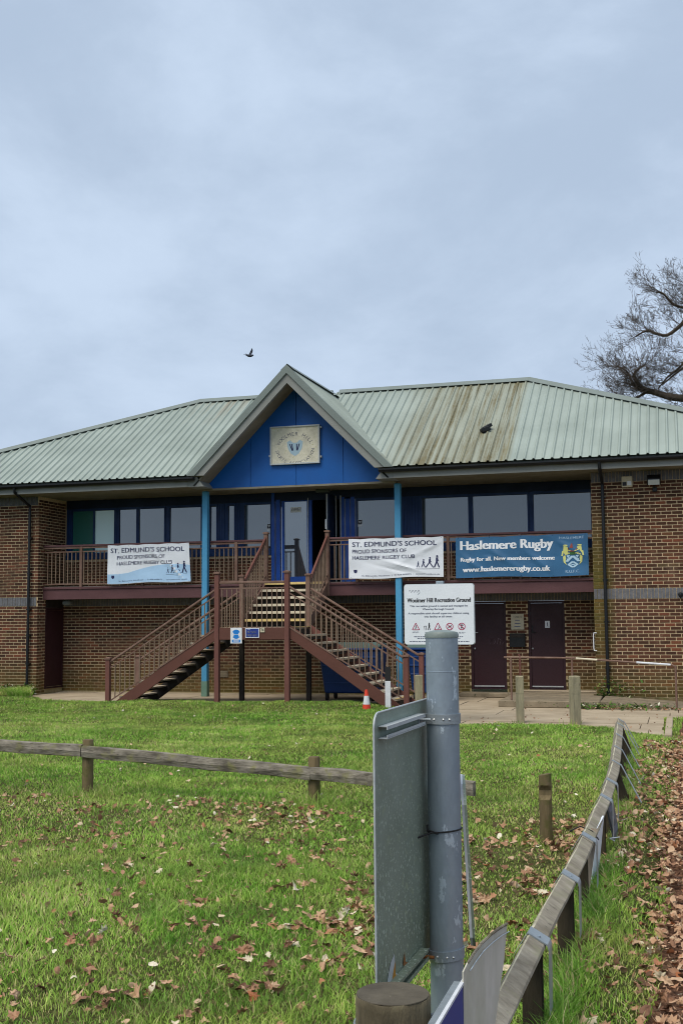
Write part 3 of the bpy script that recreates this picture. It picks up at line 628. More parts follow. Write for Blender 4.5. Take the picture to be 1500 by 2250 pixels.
# entrance: side frames, glazed leaf, open leaf, dark hall behind
for (a, b_, dv, z1) in ((6.44, 6.52, .08, 4.97), (6.555, 6.66, .06, 4.80), (8.50, 8.60, .07, 4.80), (8.22, 8.33, .06, 4.80), (8.36, 8.47, .05, 4.80)): box('entrance_frame', (a, VG - dv, 2.69), (b_, VG + .06, z1), 'doorblue', pav)
q_ = B(); q_.box((6.70, VG - .04, 2.70), (6.765, VG + .02, 4.84)); q_.box((7.36, VG - .04, 2.70), (7.49, VG + .02, 4.84)); q_.box((6.765, VG - .04, 2.70), (7.36, VG + .02, 2.87)); q_.box((6.765, VG - .04, 4.74), (7.36, VG + .02, 4.84))
dr = q_.build('entrance_door', 'doorblue', pav); box('pane', (6.765, VG - .012, 2.87), (7.36, VG + .004, 4.74), 'glassb', dr)
box('door_edge', (7.385, VG - .058, 2.90), (7.405, VG - .041, 4.82), 'frame', dr)
b = B(); b.box((6.93, VG - .019, 4.47), (7.20, VG - .013, 4.60)); b.mi = 1; lettering(b, 'OPEN', 6.96, 4.50, .21, .07, lambda x, y: (x, VG - .0205, y), .02); b.build('notice', ['white', 'inkgrey'], dr)
q_ = B(); q_.box((8.045, VG - .55, 2.70), (8.085, VG + .02, 4.84)); ol = q_.build('entrance_door', 'navy', pav)
box('door_edge', (8.03, VG - .58, 2.72), (8.055, VG - .551, 4.84), 'frame', ol); box('door_edge', (8.235, VG - .09, 2.72), (8.258, VG - .061, 4.84), 'frame', ol); box('door_edge', (8.115, VG - .09, 2.72), (8.130, VG - .02, 4.84), 'frame', ol)
box('door_handle', (8.01, VG - .62, 3.98), (8.05, VG - .581, 4.22), 'white', ol, .006)
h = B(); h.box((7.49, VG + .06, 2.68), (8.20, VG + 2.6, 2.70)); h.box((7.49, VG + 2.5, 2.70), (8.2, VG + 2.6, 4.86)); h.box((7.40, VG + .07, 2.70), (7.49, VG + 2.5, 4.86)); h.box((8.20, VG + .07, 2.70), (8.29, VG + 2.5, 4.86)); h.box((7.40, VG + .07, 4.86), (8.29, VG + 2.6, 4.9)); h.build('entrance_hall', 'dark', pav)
box('emergency_light', (7.72, .95, 4.90), (8.06, 1.06, 4.975), worn('smoked_plastic', S('#4f5a58'), S('#3e4846')), pav, .01)

# ---- ground floor doors
def door(u0, u1, scr, knob_z=1.28):
    q_ = B(); q_.box((u0, VB + .02, .16), (u0 + .05, VB + .12, 2.20)); q_.box((u1 - .05, VB + .02, .16), (u1, VB + .12, 2.20)); q_.box((u0 + .05, VB + .02, 2.15), (u1 - .05, VB + .12, 2.20)); q_.box((u0 + .05, VB + .02, .16), (u1 - .05, VB + .12, .185))
    d = q_.build('door', 'door', pav)
    box('door_leaf', (u0 + .053, VB + .045, .188), (u1 - .053, VB + .10, 2.147), 'door', d, .004)
    box('kick_strip', (u0 + .06, VB + .030, .215), (u1 - .06, VB + .044, .245), 'steel', d)
    q_ = B(); q_.box((u0 + .075, VB + .034, 1.46), (u0 + .10, VB + .044, 1.63)); q_.tube([(u0 + .088, VB + .034, 1.47), (u0 + .088, VB + .01, 1.47), (u0 + .17, VB + .01, 1.47)], .010, 8); q_.build('handle', 'steel' if scr else 'gutter', d)
    q_ = B(); q_.lathe((u0 + .09, VB + .03, 1.10), [(.002, -.022), (.016, -.018), (.022, 0), (.016, .018), (.002, .022)], 10); q_.build('lock', 'steel', d, smooth=True)
    return d
d1 = door(D1[0], D1[1], True); d2 = door(D2[0], D2[1], False)
fn = lambda x, y: (x, VB + .0425, y)
q_ = B(); lx = 11.86
for (pp) in (((0, 0), (.05, .13)), ((.05, .13), (.02, .05)), ((.07, .0), (.12, .05)), ((.12, .05), (.10, .12)), ((.16, .0), (.19, .14)), ((.19, .14), (.25, .10)), ((.25, .10), (.22, -.02)), ((.28, 0), (.34, .08))):
    stroke(q_, fn, (lx + pp[0][0], 1.20 + pp[0][1]), (lx + pp[1][0], 1.20 + pp[1][1]), .008)
q_.build('scratched_graffiti', worn('scratch', S('#6a5a62'), S('#574850')), d1)
q_ = B(); q_.box((13.14, VB + .036, 1.575), (13.25, VB + .044, 1.735)); q_.mi = 1; f2 = lambda x, y: (x, VB + .0345, y); figure(q_, f2, 13.195, 1.60, .115, 0, .12); q_.build('notice', ['white', 'inkgrey'], d2, bevel=0)
# door in the left-hand side wall
q_ = B(); q_.box((UL - .10, DL[0], .16), (UL + .016, DL[0] + .05, 2.16)); q_.box((UL - .10, DL[1] - .05, .16), (UL + .016, DL[1], 2.16)); q_.box((UL - .10, DL[0] + .05, 2.10), (UL + .016, DL[1] - .05, 2.16)); q_.box((UL - .10, DL[0], .12), (UL + .03, DL[1], .158))
d3 = q_.build('door', 'door', pav); box('door_leaf', (UL - .06, DL[0] + .053, .17), (UL + .007, DL[1] - .053, 2.098), 'door', d3); box('lintel', (UL - .1, DL[0], 2.163), (UL + .012, DL[1], 2.42), 'under', pav)

# ---- fittings on the walls (things of their own)
q_ = B(); q_.box((15.02, -.075, 4.62), (15.25, -.008, 4.86)); o = q_.build('alarm_box', 'cream', None, bevel=.012); tag(o, 'square cream alarm box high on the brick wall beside the downpipe', 'alarm box')
box('black_panel', (15.04, -.082, 4.65), (15.125, -.0755, 4.73), 'blackink', o); box('label_plate', (15.14, -.080, 4.66), (15.225, -.0755, 4.75), 'white', o)
fl = thing('floodlight', (15.72, -.02, 4.55), 'black floodlight with pale glass high on brick wall right of the alarm box', 'floodlight')
q_ = B(); q_.beam((15.70, -.10, 4.80), (15.70, -.24, 4.69), .28, .16); q_.box((15.66, -.06, 4.5), (15.76, -.006, 4.60)); q_.tube([(15.70, -.03, 4.56), (15.70, -.12, 4.66)], .015); q_.build('housing', 'gutter', fl, bevel=.01)
q_ = B(); q_.beam((15.70, -.242, 4.688), (15.70, -.250, 4.682), .235, .125); q_.build('lens', worn('lamp_glass', S('#c9d2d4'), S('#aab4b8'), rough=.2), fl)
cm = thing('wall_camera', (16.17, -.02, 2.25), 'small black ball camera on brick wall over the grey soldier band', 'camera')
q_ = B(); q_.lathe((16.17, -.09, 2.27), [(.003, -.055), (.04, -.042), (.055, 0), (.04, .042), (.003, .055)], 14); q_.build('housing', 'gutter', cm, smooth=True); q_ = B(); q_.tube([(16.17, -.05, 2.25), (16.17, -.006, 2.2)], .015); q_.build('bracket', 'gutter', cm)
q_ = B(); q_.box((12.365, VB - .03, 1.54), (12.665, VB - .010, 1.90)); q_.mi = 1; f2 = lambda x, y: (x, VB - .0315, y); lettering(q_, 'TOILETS', 12.415, 1.815, .20, .040, f2, .02)
for (x0, x1, z) in ((12.46, 12.57, 1.745), (12.45, 12.58, 1.67), (12.44, 12.58, 1.60)): poly(q_, f2, [(x0, z), (x1, z), (x1, z + .02), (x0, z + .02)])
o = q_.build('wall_notice', ['cream', 'inkgrey'], None); tag(o, 'cream notice on brick pier between the two maroon doors', 'notice')
q_ = B(); q_.box((12.33, VB - .10, 1.13), (12.69, VB - .010, 1.45)); o = q_.build('letter_box', 'gutter', None, bevel=.012); tag(o, 'black wall box mounted below the cream notice between two doors', 'post box'); box('flap', (12.36, VB - .106, 1.36), (12.66, VB - .101, 1.43), 'under', o)
q_ = B(); q_.box((5.0, VB - .03, .39), (5.3, VB - .009, .55)); o = q_.build('air_vent', 'concrete', None, bevel=.006); tag(o, 'grey air vent cover low on brick wall under the staircase', 'vent')
for k_ in range(4): box('slat', (5.015, VB - .036, .41 + k_ * .034), (5.285, VB - .031, .43 + k_ * .034), 'concrete', o)
o = box('bulkhead_lamp', (1.10, .45, 2.22), (1.32, .67, 2.355), worn('lamp_plastic', S('#6d7270'), S('#555a58')), None, .04); tag(o, 'round grey lamp under the left end of the balcony', 'lamp')

# ---- gable sign
gs = thing('gable_sign', (7.55, -.05, 5.48), 'weathered cream club crest board mounted on the blue gable', 'sign')
gz0, gz1, gu0, gu1 = 5.475, 6.395, 6.92, 8.15
box('board', (gu0 + .03, -.055, gz0 + .03), (gu1 - .03, -.012, gz1 - .03), 'oldboard', gs)
q_ = B(); q_.box((gu0, -.085, gz0), (gu0 + .03, -.01, gz1)); q_.box((gu1 - .03, -.085, gz0), (gu1, -.01, gz1)); q_.box((gu0 + .03, -.085, gz0), (gu1 - .03, -.01, gz0 + .03)); q_.box((gu0 + .03, -.085, gz1 - .03), (gu1 - .03, -.01, gz1)); q_.build('frame', 'frame', gs)
q_ = B()
for (x, z) in ((gu1 + .02, 6.33), (gu1 + .02, 5.63), (gu0 - .02, 5.7)): q_.box((x - .022, -.05, z - .022), (x + .022, -.002, z + .022))
q_.build('fixing_lug', 'frame', gs)
cu_, cz_ = (gu0 + gu1) / 2, 5.86
def arc_text(b, s, rx, rz, a0, a1, h, inside=False):
    for i, ch in enumerate(s):
        if ch == ' ': continue
        t = a0 + (a1 - a0) * i / (len(s) - 1); cx, cz = cu_ + rx * math.cos(t), cz_ + rz * math.sin(t); rot = t - math.pi / 2 if not inside else t + math.pi / 2
        vs, fs, asp = text_geo(ch); wd = h * min(asp, 1.0)
        b.add([(cx + (x - .5) * wd * math.cos(rot) - (y - .5) * h * math.sin(rot), -.0575, cz + (x - .5) * wd * math.sin(rot) + (y - .5) * h * math.cos(rot)) for x, y in vs], fs)
q_ = B(); arc_text(q_, 'WOOLMER HILL', .43, .34, R(158), R(22), .085); arc_text(q_, 'SPORTS ASSOCIATION', .45, .36, R(190), R(350), .075, True); q_.build('lettering', 'fadedink', gs)
q_ = B(); fz = lambda x, y: (cu_ + x, -.0570, cz_ + y); poly(q_, fz, [(-.20, .15), (-.17, -.02), (-.10, -.13), (0, -.19), (.10, -.13), (.17, -.02), (.20, .15), (.12, .19), (.05, .13), (0, .12), (-.05, .13), (-.12, .19)]); q_.build('shield', 'fadedblue', gs)
q_ = B(); fz = lambda x, y: (cu_ + x, -.0585, cz_ + y)
for (p, r_) in (((-.13, .10), (-.065, -.06)), ((-.075, .10), (-.05, -.06)), ((.045, .10), (.05, -.06)), ((.11, .10), (.06, -.06))): stroke(q_, fz, p, r_, .026)
q_.build('emblem', 'ink', gs)
# ================================================================== BALCONY
bal = thing('balcony', (7.5, .3, 2.36), 'maroon timber balcony with brown baluster railing across the pavilion front', 'balcony')
def splits(): return ((UL + .01, 5.11), (5.26, 9.905), (10.055, UR - .01))
for a, b_ in splits():
    box('beam', (a, .235, 2.362), (b_, .30, 2.615), 'beam', bal, .004); box('beam_trim', (a, .205, 2.618), (b_, .30, 2.672), 'beam', bal, .004)
b = B(); y = .305
while y < VG - .1: b.box((UL + .01, y, 2.655), (UR - .01, y + .10, 2.688)); y += .106
b.build('deck_boards', 'tread', bal)
b = B(); x = .9
while x < 14.2: b.box((x, .305, 2.47), (x + .05, VB - .01, 2.65)); x += .45
b.build('joist', 'under', bal)
RV = .262
bmesh_ = B().box((-.011, -.011, 0), (.011, .011, .80)).build('baluster', 'baluster', None, origin=(0, 0, 0)); bal_mesh = bmesh_.data; bpy.data.objects.remove(bmesh_)
def railing(a, b_, posts=()):
    box('handrail', (a, RV - .045, 3.685), (b_, RV + .045, 3.735), 'beam', bal, .008)
    box('rail', (a, RV - .018, 3.545), (b_, RV + .018, 3.575), 'rail', bal); box('rail', (a, RV - .018, 2.735), (b_, RV + .018, 2.765), 'rail', bal)
    box('upper_rail', (a, RV - .025, 3.64), (b_, RV + .02, 3.684), 'rail', bal)
    for p_ in posts: box('post', (p_ - .035, RV - .04, 2.60), (p_ + .035, RV + .03, 3.684), 'rail', bal, .004)
    n_ = int((b_ - a) / .111); 
    for i in range(1, n_):
        x = a + (b_ - a) * i / n_
        if any(abs(x - p_) < .055 for p_ in posts): continue
        put('baluster', bal_mesh, (x, RV, 2.757), bal)
railing(UL + .012, 5.112, (1.755, 3.45)); railing(5.258, 6.655, (5.93,)); railing(8.285, 9.907, (8.95,)); railing(10.053, UR - .012, (11.11, 12.75))

# ================================================================== STAIRCASE
st = thing('staircase', (7.4, -1.8, 0), 'maroon timber double staircase with yellow edged steps up to the balcony door', 'staircase')
XL, XR, VF, VR, LZ = 6.60, 8.19, -2.55, -1.10, 1.652
def post(x, y, z0, z1, mat='newel', s=.105, cap=True, shade_to=None):
    h = s / 2
    if shade_to: box('shaded_lower_post', (x - h, y - h, z0), (x + h, y + h, shade_to), 'under', st); z0 = shade_to + .002  # below the landing the shade is put into a near-black colour
    o = box('post', (x - h, y - h, z0), (x + h, y + h, z1), mat, st, .006)
    if cap:
        b = B(); g = h + .018; b.box((x - g, y - g, z1 + .002), (x + g, y + g, z1 + .035)); b.add([(x - g, y - g, z1 + .035), (x + g, y - g, z1 + .035), (x + g, y + g, z1 + .035), (x - g, y + g, z1 + .035), (x, y, z1 + .055)], [(0, 1, 4), (1, 2, 4), (2, 3, 4), (3, 0, 4)])
        k_ = b.build('cap', 'rail', o)
    return o
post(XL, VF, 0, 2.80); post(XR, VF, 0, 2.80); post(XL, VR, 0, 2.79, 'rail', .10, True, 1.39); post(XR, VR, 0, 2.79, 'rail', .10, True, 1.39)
FXL, FXR = 4.02, 10.75
post(FXL, VF, 0, .965, 'newel', .10); post(FXL, VR, 0, .965, 'rail', .10); post(FXR, VF, 0, 1.03, 'newel', .10); post(FXR, VR, 0, 1.03, 'newel', .10)
TXL, TXR, TV = 6.70, 8.235, .24
post(TXL, TV, 2.36, 3.86, 'rail', .095); post(TXR, TV, 2.36, 3.86, 'rail', .095)
# landing
box('landing_beam', (XL + .055, VF - .03, 1.392), (XR - .055, VF + .03, LZ - .002), 'maroon', st, .005)
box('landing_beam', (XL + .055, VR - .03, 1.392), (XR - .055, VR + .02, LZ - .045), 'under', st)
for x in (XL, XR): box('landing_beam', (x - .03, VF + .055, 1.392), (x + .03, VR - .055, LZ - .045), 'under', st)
b = B(); y = VF + .035
while y < VR - .03: b.box((XL + .005, y, LZ - .04), (XR - .005, min(y + .115, VR - .02), LZ)); y += .121
b.build('landing_boards', 'tread', st)
# landing front guard
box('handrail', (XL + .055, VF - .03, 2.585), (XR - .055, VF + .03, 2.635), 'rail', st, .008); box('rail', (XL + .055, VF - .015, 2.475), (XR - .055, VF + .015, 2.502), 'rail', st)
m_ = B().box((-.011, -.011, 0), (.011, .011, .83)).build('baluster', 'baluster', None, origin=(0, 0, 0)); land_mesh = m_.data; bpy.data.objects.remove(m_)
n_ = 14
for i in range(1, n_): put('baluster', land_mesh, (XL + (XR - XL) * i / n_, VF, 1.648), st)
def sloped_guard(p, q_, top_p, n_, mat_rail='rail', rail_r=.026, drop=(.13, .85), v_off=0):
    """p, q = handrail ends; balusters hang between two thinner rails parallel to it"""
    p, q_ = Vector(p), Vector(q_)
    B().beam(p, q_, .055, .048, c=.012).build('handrail', mat_rail, st)
    for dz in drop: B().beam(p - Vector((0, 0, dz)), q_ - Vector((0, 0, dz)), .024, .026).build('rail', 'rail', st)
    L = drop[1] - drop[0]
    m_ = B().box((-.0105, -.0105, 0), (.0105, .0105, L)).build('baluster', 'baluster', None, origin=(0, 0, 0)); me = m_.data; bpy.data.objects.remove(m_)
    for i in range(1, n_):
        c = p.lerp(q_, i / n_); put('baluster', me, (c.x, c.y, c.z - drop[1]), st)
for v_ in (VF, VR):
    sloped_guard((FXL + .05, v_, .915), (XL - .055, v_, 2.45), 0, 21); sloped_guard((FXR - .05, v_, 1.015), (XR + .055, v_, 2.50), 0, 21)
sloped_guard((XL + .01, VR + .05, 2.66), (TXL, TV - .045, 3.76), 0, 13, 'newel', drop=(.10, .90)); sloped_guard((XR, VR + .05, 2.66), (TXR, TV - .045, 3.76), 0, 13, 'newel', drop=(.10, .90))
# lower flights: stringers and treads
def stringer(x0, z0, x1, z1, v_, mat, th=.045, dep=.275):
    b = B(); b.prism([(x0, v_ - th / 2, z0), (x1, v_ - th / 2, z1), (x1, v_ - th / 2, z1 - dep), (x0, v_ - th / 2, max(z0 - dep, -.02))], (0, th, 0)); return b.build('stringer', mat, st, bevel=.004)
def clip_str(foot_x, head_x, zh, v_, mat):
    dep = .285; sl = zh / abs(head_x - foot_x); dx = dep / sl * (1 if head_x > foot_x else -1)
    b = B(); b.prism([(foot_x, v_ - .022, 0.0), (head_x, v_ - .022, zh), (head_x, v_ - .022, zh - dep), (foot_x + dx, v_ - .022, 0.0)], (0, .044, 0)); b.build('stringer', mat, st, bevel=.004)
for v_, m in ((VF + .02, 'maroon'), (VR - .02, 'newel')):
    clip_str(FXL + .10, XL - .055, 1.66, v_, m if v_ < -2 else 'under'); clip_str(FXR - .06, XR + .055, 1.70, v_, m)  # left rear stringer near black: its shade is put into the colour
tm = B().box((-.135, -.68, -.035), (.135, .68, 0)).build('tread', 'tread', None, bevel=.006, origin=(0, 0, 0)); tread_mesh = tm.data; bpy.data.objects.remove(tm)
rm = B().box((-.008, -.68, 0), (.008, .68, .062)).build('n', 'under', None, origin=(0, 0, 0)); riser_mesh = rm.data; bpy.data.objects.remove(rm)  # dark boards added to give the black gaps between treads
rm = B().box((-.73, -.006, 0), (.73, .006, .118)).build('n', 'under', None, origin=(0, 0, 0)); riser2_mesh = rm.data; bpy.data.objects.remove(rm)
nm = B().box((-.032, -.68, .002), (.032, .68, .010)).build('n', 'nosing', None, origin=(0, 0, 0)); nose_mesh = nm.data; bpy.data.objects.remove(nm)
ny = B().box((-.032, -.68, .002), (.032, .68, .010)).build('n', 'yellow', None, origin=(0, 0, 0)); nosey_mesh = ny.data; bpy.data.objects.remove(ny)
nsteps = 10
for side in (-1, 1):
    head = XL - .06 if side < 0 else XR + .06; foot = FXL + .14 if side < 0 else FXR - .10
    for i in range(1, nsteps):
        t = i / nsteps; x = head + (foot - head) * t; z = LZ * (1 - t)
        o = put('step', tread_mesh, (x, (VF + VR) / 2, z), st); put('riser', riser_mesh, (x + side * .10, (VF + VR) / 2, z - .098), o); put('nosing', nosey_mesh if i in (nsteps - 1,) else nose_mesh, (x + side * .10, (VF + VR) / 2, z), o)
    put('nosing', nosey_mesh, (head - side * .03, (VF + VR) / 2, LZ), st)
# upper flight
tm = B().box((-.73, -.14, -.045), (.73, .14, 0)).build('tread', 'tread', None, bevel=.006, origin=(0, 0, 0)); up_mesh = tm.data; bpy.data.objects.remove(tm)
def nose(mat):
    q_ = B(); q_.box((-.73, -.148, -.048), (.73, -.1405, .008)); q_.box((-.73, -.1405, .002), (.73, -.08, .008)); o = q_.build('n', mat, None, origin=(0, 0, 0)); m_ = o.data; bpy.data.objects.remove(o); return m_
up_n, up_y = nose('nosing'), nose('yellow')
for i in range(1, 7):
    z = LZ + (2.685 - LZ) * i / 6; y = VR + .13 + (i - 1) * .225; cx = (XL + XR) / 2 + (i - 1) * .012 + .02
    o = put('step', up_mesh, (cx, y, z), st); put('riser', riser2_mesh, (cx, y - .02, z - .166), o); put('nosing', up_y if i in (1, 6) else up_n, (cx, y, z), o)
for (x0, x1) in ((XL + .02, TXL), (XR, TXR)):
    b = B(); b.prism([(x0 - .022, VR + .04, LZ - .1), (x0 - .022, VR + .04, LZ + .17), (x1 - .022, TV, 2.72), (x1 - .022, TV, 2.44)], (.044, 0, 0)); b.build('stringer', 'rail', st)

# ---- signs fixed to the landing
sv = VF - .036
q_ = B(); q_.box((6.925, sv - .012, 1.315), (7.185, sv, 1.645)); q_.mi = 1; f1 = lambda x, y: (x, sv - .0135, y); disc(q_, f1, 7.055, 1.51, .098, 26); poly(q_, f1, [(6.96, 1.335), (7.15, 1.335), (7.15, 1.395), (6.96, 1.395)])
q_.mi = 0; f2 = lambda x, y: (x, sv - .015, y)
for sg in (-1, 1): poly(q_, f2, [(7.055 + sg * .085, 1.56), (7.055 + sg * .055, 1.53), (7.055 + sg * .055, 1.47), (7.055 + sg * .085, 1.44), (7.055 + sg * .095, 1.50)])
stroke(q_, f2, (7.0, 1.50), (7.055, 1.51), .008); stroke(q_, f2, (7.11, 1.50), (7.055, 1.51), .008)
for z in (1.352, 1.372): poly(q_, f2, [(6.99, z), (7.12, z), (7.12, z + .007), (6.99, z + .007)])
o = q_.build('distancing_sign', ['white', 'blueprint'], None); tag(o, 'white sign with blue disc fixed to the stair landing beam', 'sign')
q_ = B(); q_.box((7.262, sv - .012, 1.435), (7.576, sv, 1.64)); q_.mi = 1; poly(q_, f1, [(7.277, 1.45), (7.561, 1.45), (7.561, 1.625), (7.277, 1.625)]); q_.mi = 0
lettering(q_, 'NO GOLF', 7.315, 1.532, .195, .048, f2, .03); lettering(q_, 'PRACTICE', 7.305, 1.462, .225, .048, f2, .03)
lettering(q_, 'Waverley', 7.305, 1.593, .07, .022, f2)
o = q_.build('golf_sign', ['vinyl', 'navyprint'], None); tag(o, 'small navy NO GOLF PRACTICE sign on the stair landing beam', 'sign')
q_ = B(); q_.box((7.597, sv - .008, 1.548), (7.697, sv, 1.648)); q_.mi = 1; poly(q_, f1, [(7.625, 1.595), (7.675, 1.585), (7.68, 1.605), (7.64, 1.612)]); stroke(q_, f1, (7.61, 1.63), (7.66, 1.64), .006)
o = q_.build('sticker', ['cream', 'blackink'], None); tag(o, 'tiny cream sticker beside the navy golf sign on the landing', 'sticker')

# ================================================================== BANNERS
def banner(c00, c10, c11, c01, name, label, mat, amp, seed, folds=(), V0=.165):
    """corners bottom-left, bottom-right, top-right, top-left as (u, w); hangs just in front of the railing"""
    rs = np.random.default_rng(seed); ph = rs.uniform(0, 6, 8)
    def fn(s, t, lift=0.0):
        x = (c00[0] * (1 - s) + c10[0] * s) * (1 - t) + (c01[0] * (1 - s) + c11[0] * s) * t
        z = (c00[1] * (1 - s) + c10[1] * s) * (1 - t) + (c01[1] * (1 - s) + c11[1] * s) * t
        e_ = min(1.0, 4 * t, 4 * (1 - t) + .15)
        d = amp * (math.sin(5 * s + 3 * t + ph[0]) * .5 + math.sin(11 * s - 6 * t + ph[1]) * .3 + math.sin(19 * s + 9 * t + ph[2]) * .15)
        for (fs, ft, ang, wid, h) in folds:
            dd = (s - fs) * math.sin(ang) * 2.2 + (t - ft) * math.cos(ang); al = (s - fs) * math.cos(ang) * 2.2 - (t - ft) * math.sin(ang)
            d += h * math.exp(-(dd / wid) ** 2) * math.exp(-(al / .55) ** 2)
        tie = 1 - .75 * abs(math.cos(s * math.pi * 4)) ** 6 if t > .5 else 1
        z -= .016 * (1 - abs(math.cos(s * math.pi * 4))) * (t if t > .5 else 0); z += .012 * math.sin(s * 9 + ph[3]) * (1 - t)
        return (x, V0 - .03 - d * e_ * tie - lift, z)
    b = B(); NS, NT = 72, 28
    for j in range(NT + 1):
        for i in range(NS + 1): b.v.append(fn(i / NS, j / NT))
    for j in range(NT):
        for i in range(NS): b.f.append((j * (NS + 1) + i, j * (NS + 1) + i + 1, (j + 1) * (NS + 1) + i + 1, (j + 1) * (NS + 1) + i)); b.m.append(0)
    o = b.build(name, mat, None, smooth=True); tag(o, label, 'banner', 'vinyl banners tied to the balcony railing')
    e_ = B()
    for i in range(5):
        for t in (.975, .025):
            s = .02 + .96 * i / 4; p = Vector(fn(s, t, .003)); e_.tube([p, p + Vector((0, .06, .05 if t > .5 else -.03))], .006, 5)
    e_.build('cable_tie', 'rubber', o)
    return o, fn
def print_on(o, name, mat, build, fn, lift=.005):
    HASL[0] = True; RATIO[0] = .42; b = B(); build(b, lambda s, t, e=0.0: fn(s, t, lift + e)); HASL[0] = False; RATIO[0] = 1.0; r_ = b.build(name, mat, o); return r_
W1, H1 = 2.24, .95
def stedmund(o, fn, x0, title_w, shield=True, sky=False, lines_x=None):
    lx = lines_x if lines_x is not None else x0
    for (s_, a_, t_, w_, h_, bd_) in (("ST. EDMUND'S SCHOOL", x0, .80, title_w, .125, .04), ('PROUD SPONSORS OF', lx, .635, title_w * .645, .095, .035), ('HASLEMERE RUGBY CLUB', lx, .475, title_w * .745, .095, .035), ("St. Edmund's, Hindhead  |  01428 609875  |  saintedmunds.co.uk", .14, .045, .82, .045, 0)):
        print_on(o, 'lettering', 'ink', lambda b, f: lettering(b, s_, a_, t_, w_, h_, f, bd_), fn)
    def figs(b, f):
        S_ = lambda x, y: f(x, y)
        stroke(b, f, (.71, .20), (.96, .205), .006)
        sh = lambda a, c: f(.07 + a, .13 + c); poly(b, sh, [(-.018, .09), (.018, .09), (.018, .03), (0, 0), (-.018, .03)])
    print_on(o, 'small_print', 'ink', figs, fn)
    for (x, h, st_) in ((.735, .15, .2), (.79, .21, .22), (.855, .26, .35), (.93, .31, .2)):
        print_on(o, 'walking_figure', 'ink', lambda b, f: figure(b, lambda a, c: f(x + a * .42, .235 + c), 0, 0, h, .03, st_), fn)
o, fn = banner((2.553, 2.728), (4.793, 2.757), (4.741, 3.699), (2.554, 3.689), 'banner', 'crumpled white school sponsor banner with pale blue hill printed along its foot', 'vinyl', .022, 3, ((.55, .8, .7, .05, .03), (.85, .25, .9, .05, .03), (.12, .5, 1.4, .04, .02)))
def hill(b, f):
    n_ = 48
    tops = [.30 - .05 * math.cos(s / n_ * 4) + .12 * max(0, math.sin((s / n_ - .25) * 3.0)) if s / n_ > .25 else .30 - .05 * math.cos(s / n_ * 4) for s in range(n_ + 1)]
    for s in range(n_):
        for t in range(6): b.add([f(s / n_, .012 + (tops[s] - .012) * t / 6), f((s + 1) / n_, .012 + (tops[s + 1] - .012) * t / 6), f((s + 1) / n_, .012 + (tops[s + 1] - .012) * (t + 1) / 6), f(s / n_, .012 + (tops[s] - .012) * (t + 1) / 6)], [(0, 1, 2, 3)])
print_on(o, 'hill_print', 'skyprint', hill, fn, .003)
stedmund(o, fn, .04, .90, lines_x=.12)
o, fn = banner((8.815, 2.737), (11.042, 2.760), (11.047, 3.668), (8.813, 3.667), 'banner', 'plain white school sponsor banner beside the blue rugby banner', 'vinyl', .020, 5, ((.62, .25, .35, .035, .035), (.55, .16, .3, .03, -.03), (.82, .7, -.5, .05, .025)), V0=.055)
stedmund(o, fn, .04, .89)
o, fn = banner((11.303, 2.727), (14.257, 2.723), (14.254, 3.655), (11.309, 3.637), 'banner', 'wide blue rugby club banner with white lettering and crest', 'vinylblue', .022, 9, ((.3, .6, .8, .06, .03), (.62, .4, .9, .06, .03), (.8, .8, .7, .05, .03), (.15, .3, .9, .05, .025)))
for (s_, a_, t_, w_, h_) in (('Haslemere Rugby', .04, .62, .70, .29), ('Rugby for all. New members welcome', .04, .37, .71, .13), ('www.haslemererugby.co.uk', .055, .10, .66, .165)):
    print_on(o, 'lettering', 'whiteink', lambda b, f: lettering(b, s_, a_, t_, w_, h_, f, .05, 1.0), fn)
def rug2(b, f): lettering(b, 'HASLEMERE', .79, .885, .18, .06, f, .03); lettering(b, 'R.U.F.C.', .83, .075, .105, .065, f, .03)
print_on(o, 'club_initials', 'paleink', rug2, fn)
CX = .885
def beasts(b, f):
    for sg in (-1, 1):
        g = lambda x, y: f(CX + sg * x, y)
        disc(b, g, .052, .735, .017, 10); poly(b, g, [(.035, .70), (.065, .72), (.07, .58), (.055, .50), (.032, .52)]); stroke(b, g, (.05, .64), (.018, .60), .016); stroke(b, g, (.045, .56), (.012, .535), .018); poly(b, g, [(.055, .50), (.072, .46), (.068, .33), (.045, .26), (.055, .34), (.05, .43)]); stroke(b, g, (.072, .60), (.078, .48), .012)
print_on(o, 'crest_beasts', 'gold', beasts, fn)
def helm(b, f):
    g = lambda x, y: f(CX + x, y); poly(b, g, [(-.032, .665), (.028, .665), (.036, .61), (.015, .585), (-.02, .585), (-.036, .62)]); poly(b, g, [(-.022, .67), (-.010, .78), (-.002, .79), (.004, .67)])
print_on(o, 'crest_helm', 'crimson', helm, fn)
print_on(o, 'crest_mantle', 'green', lambda b, f: poly(b, lambda x, y: f(CX + x, y), [(-.02, .58), (.018, .58), (.022, .51), (-.022, .51)]), fn)
def shield(b, f):
    g = lambda x, y: f(CX + x, y)
    stroke(b, g, (-.046, .34), (0, .475), .024); stroke(b, g, (.046, .34), (0, .475), .024); poly(b, g, [(-.046, .49), (-.02, .49), (-.034, .42)]); poly(b, g, [(.046, .49), (.02, .49), (.034, .42)])
    poly(b, g, [(-.046, .42), (-.040, .36), (-.028, .36), (-.028, .40)]); poly(b, g, [(.046, .42), (.040, .36), (.028, .36), (.028, .40)])
    stroke(b, g, (-.032, .27), (0, .34), .02); stroke(b, g, (.032, .27), (0, .34), .02); stroke(b, g, (-.032, .27), (0, .20), .02); stroke(b, g, (.032, .27), (0, .20), .02); disc(b, g, 0, .27, .014, 12)
print_on(o, 'crest_shield', 'palecrest', shield, fn)

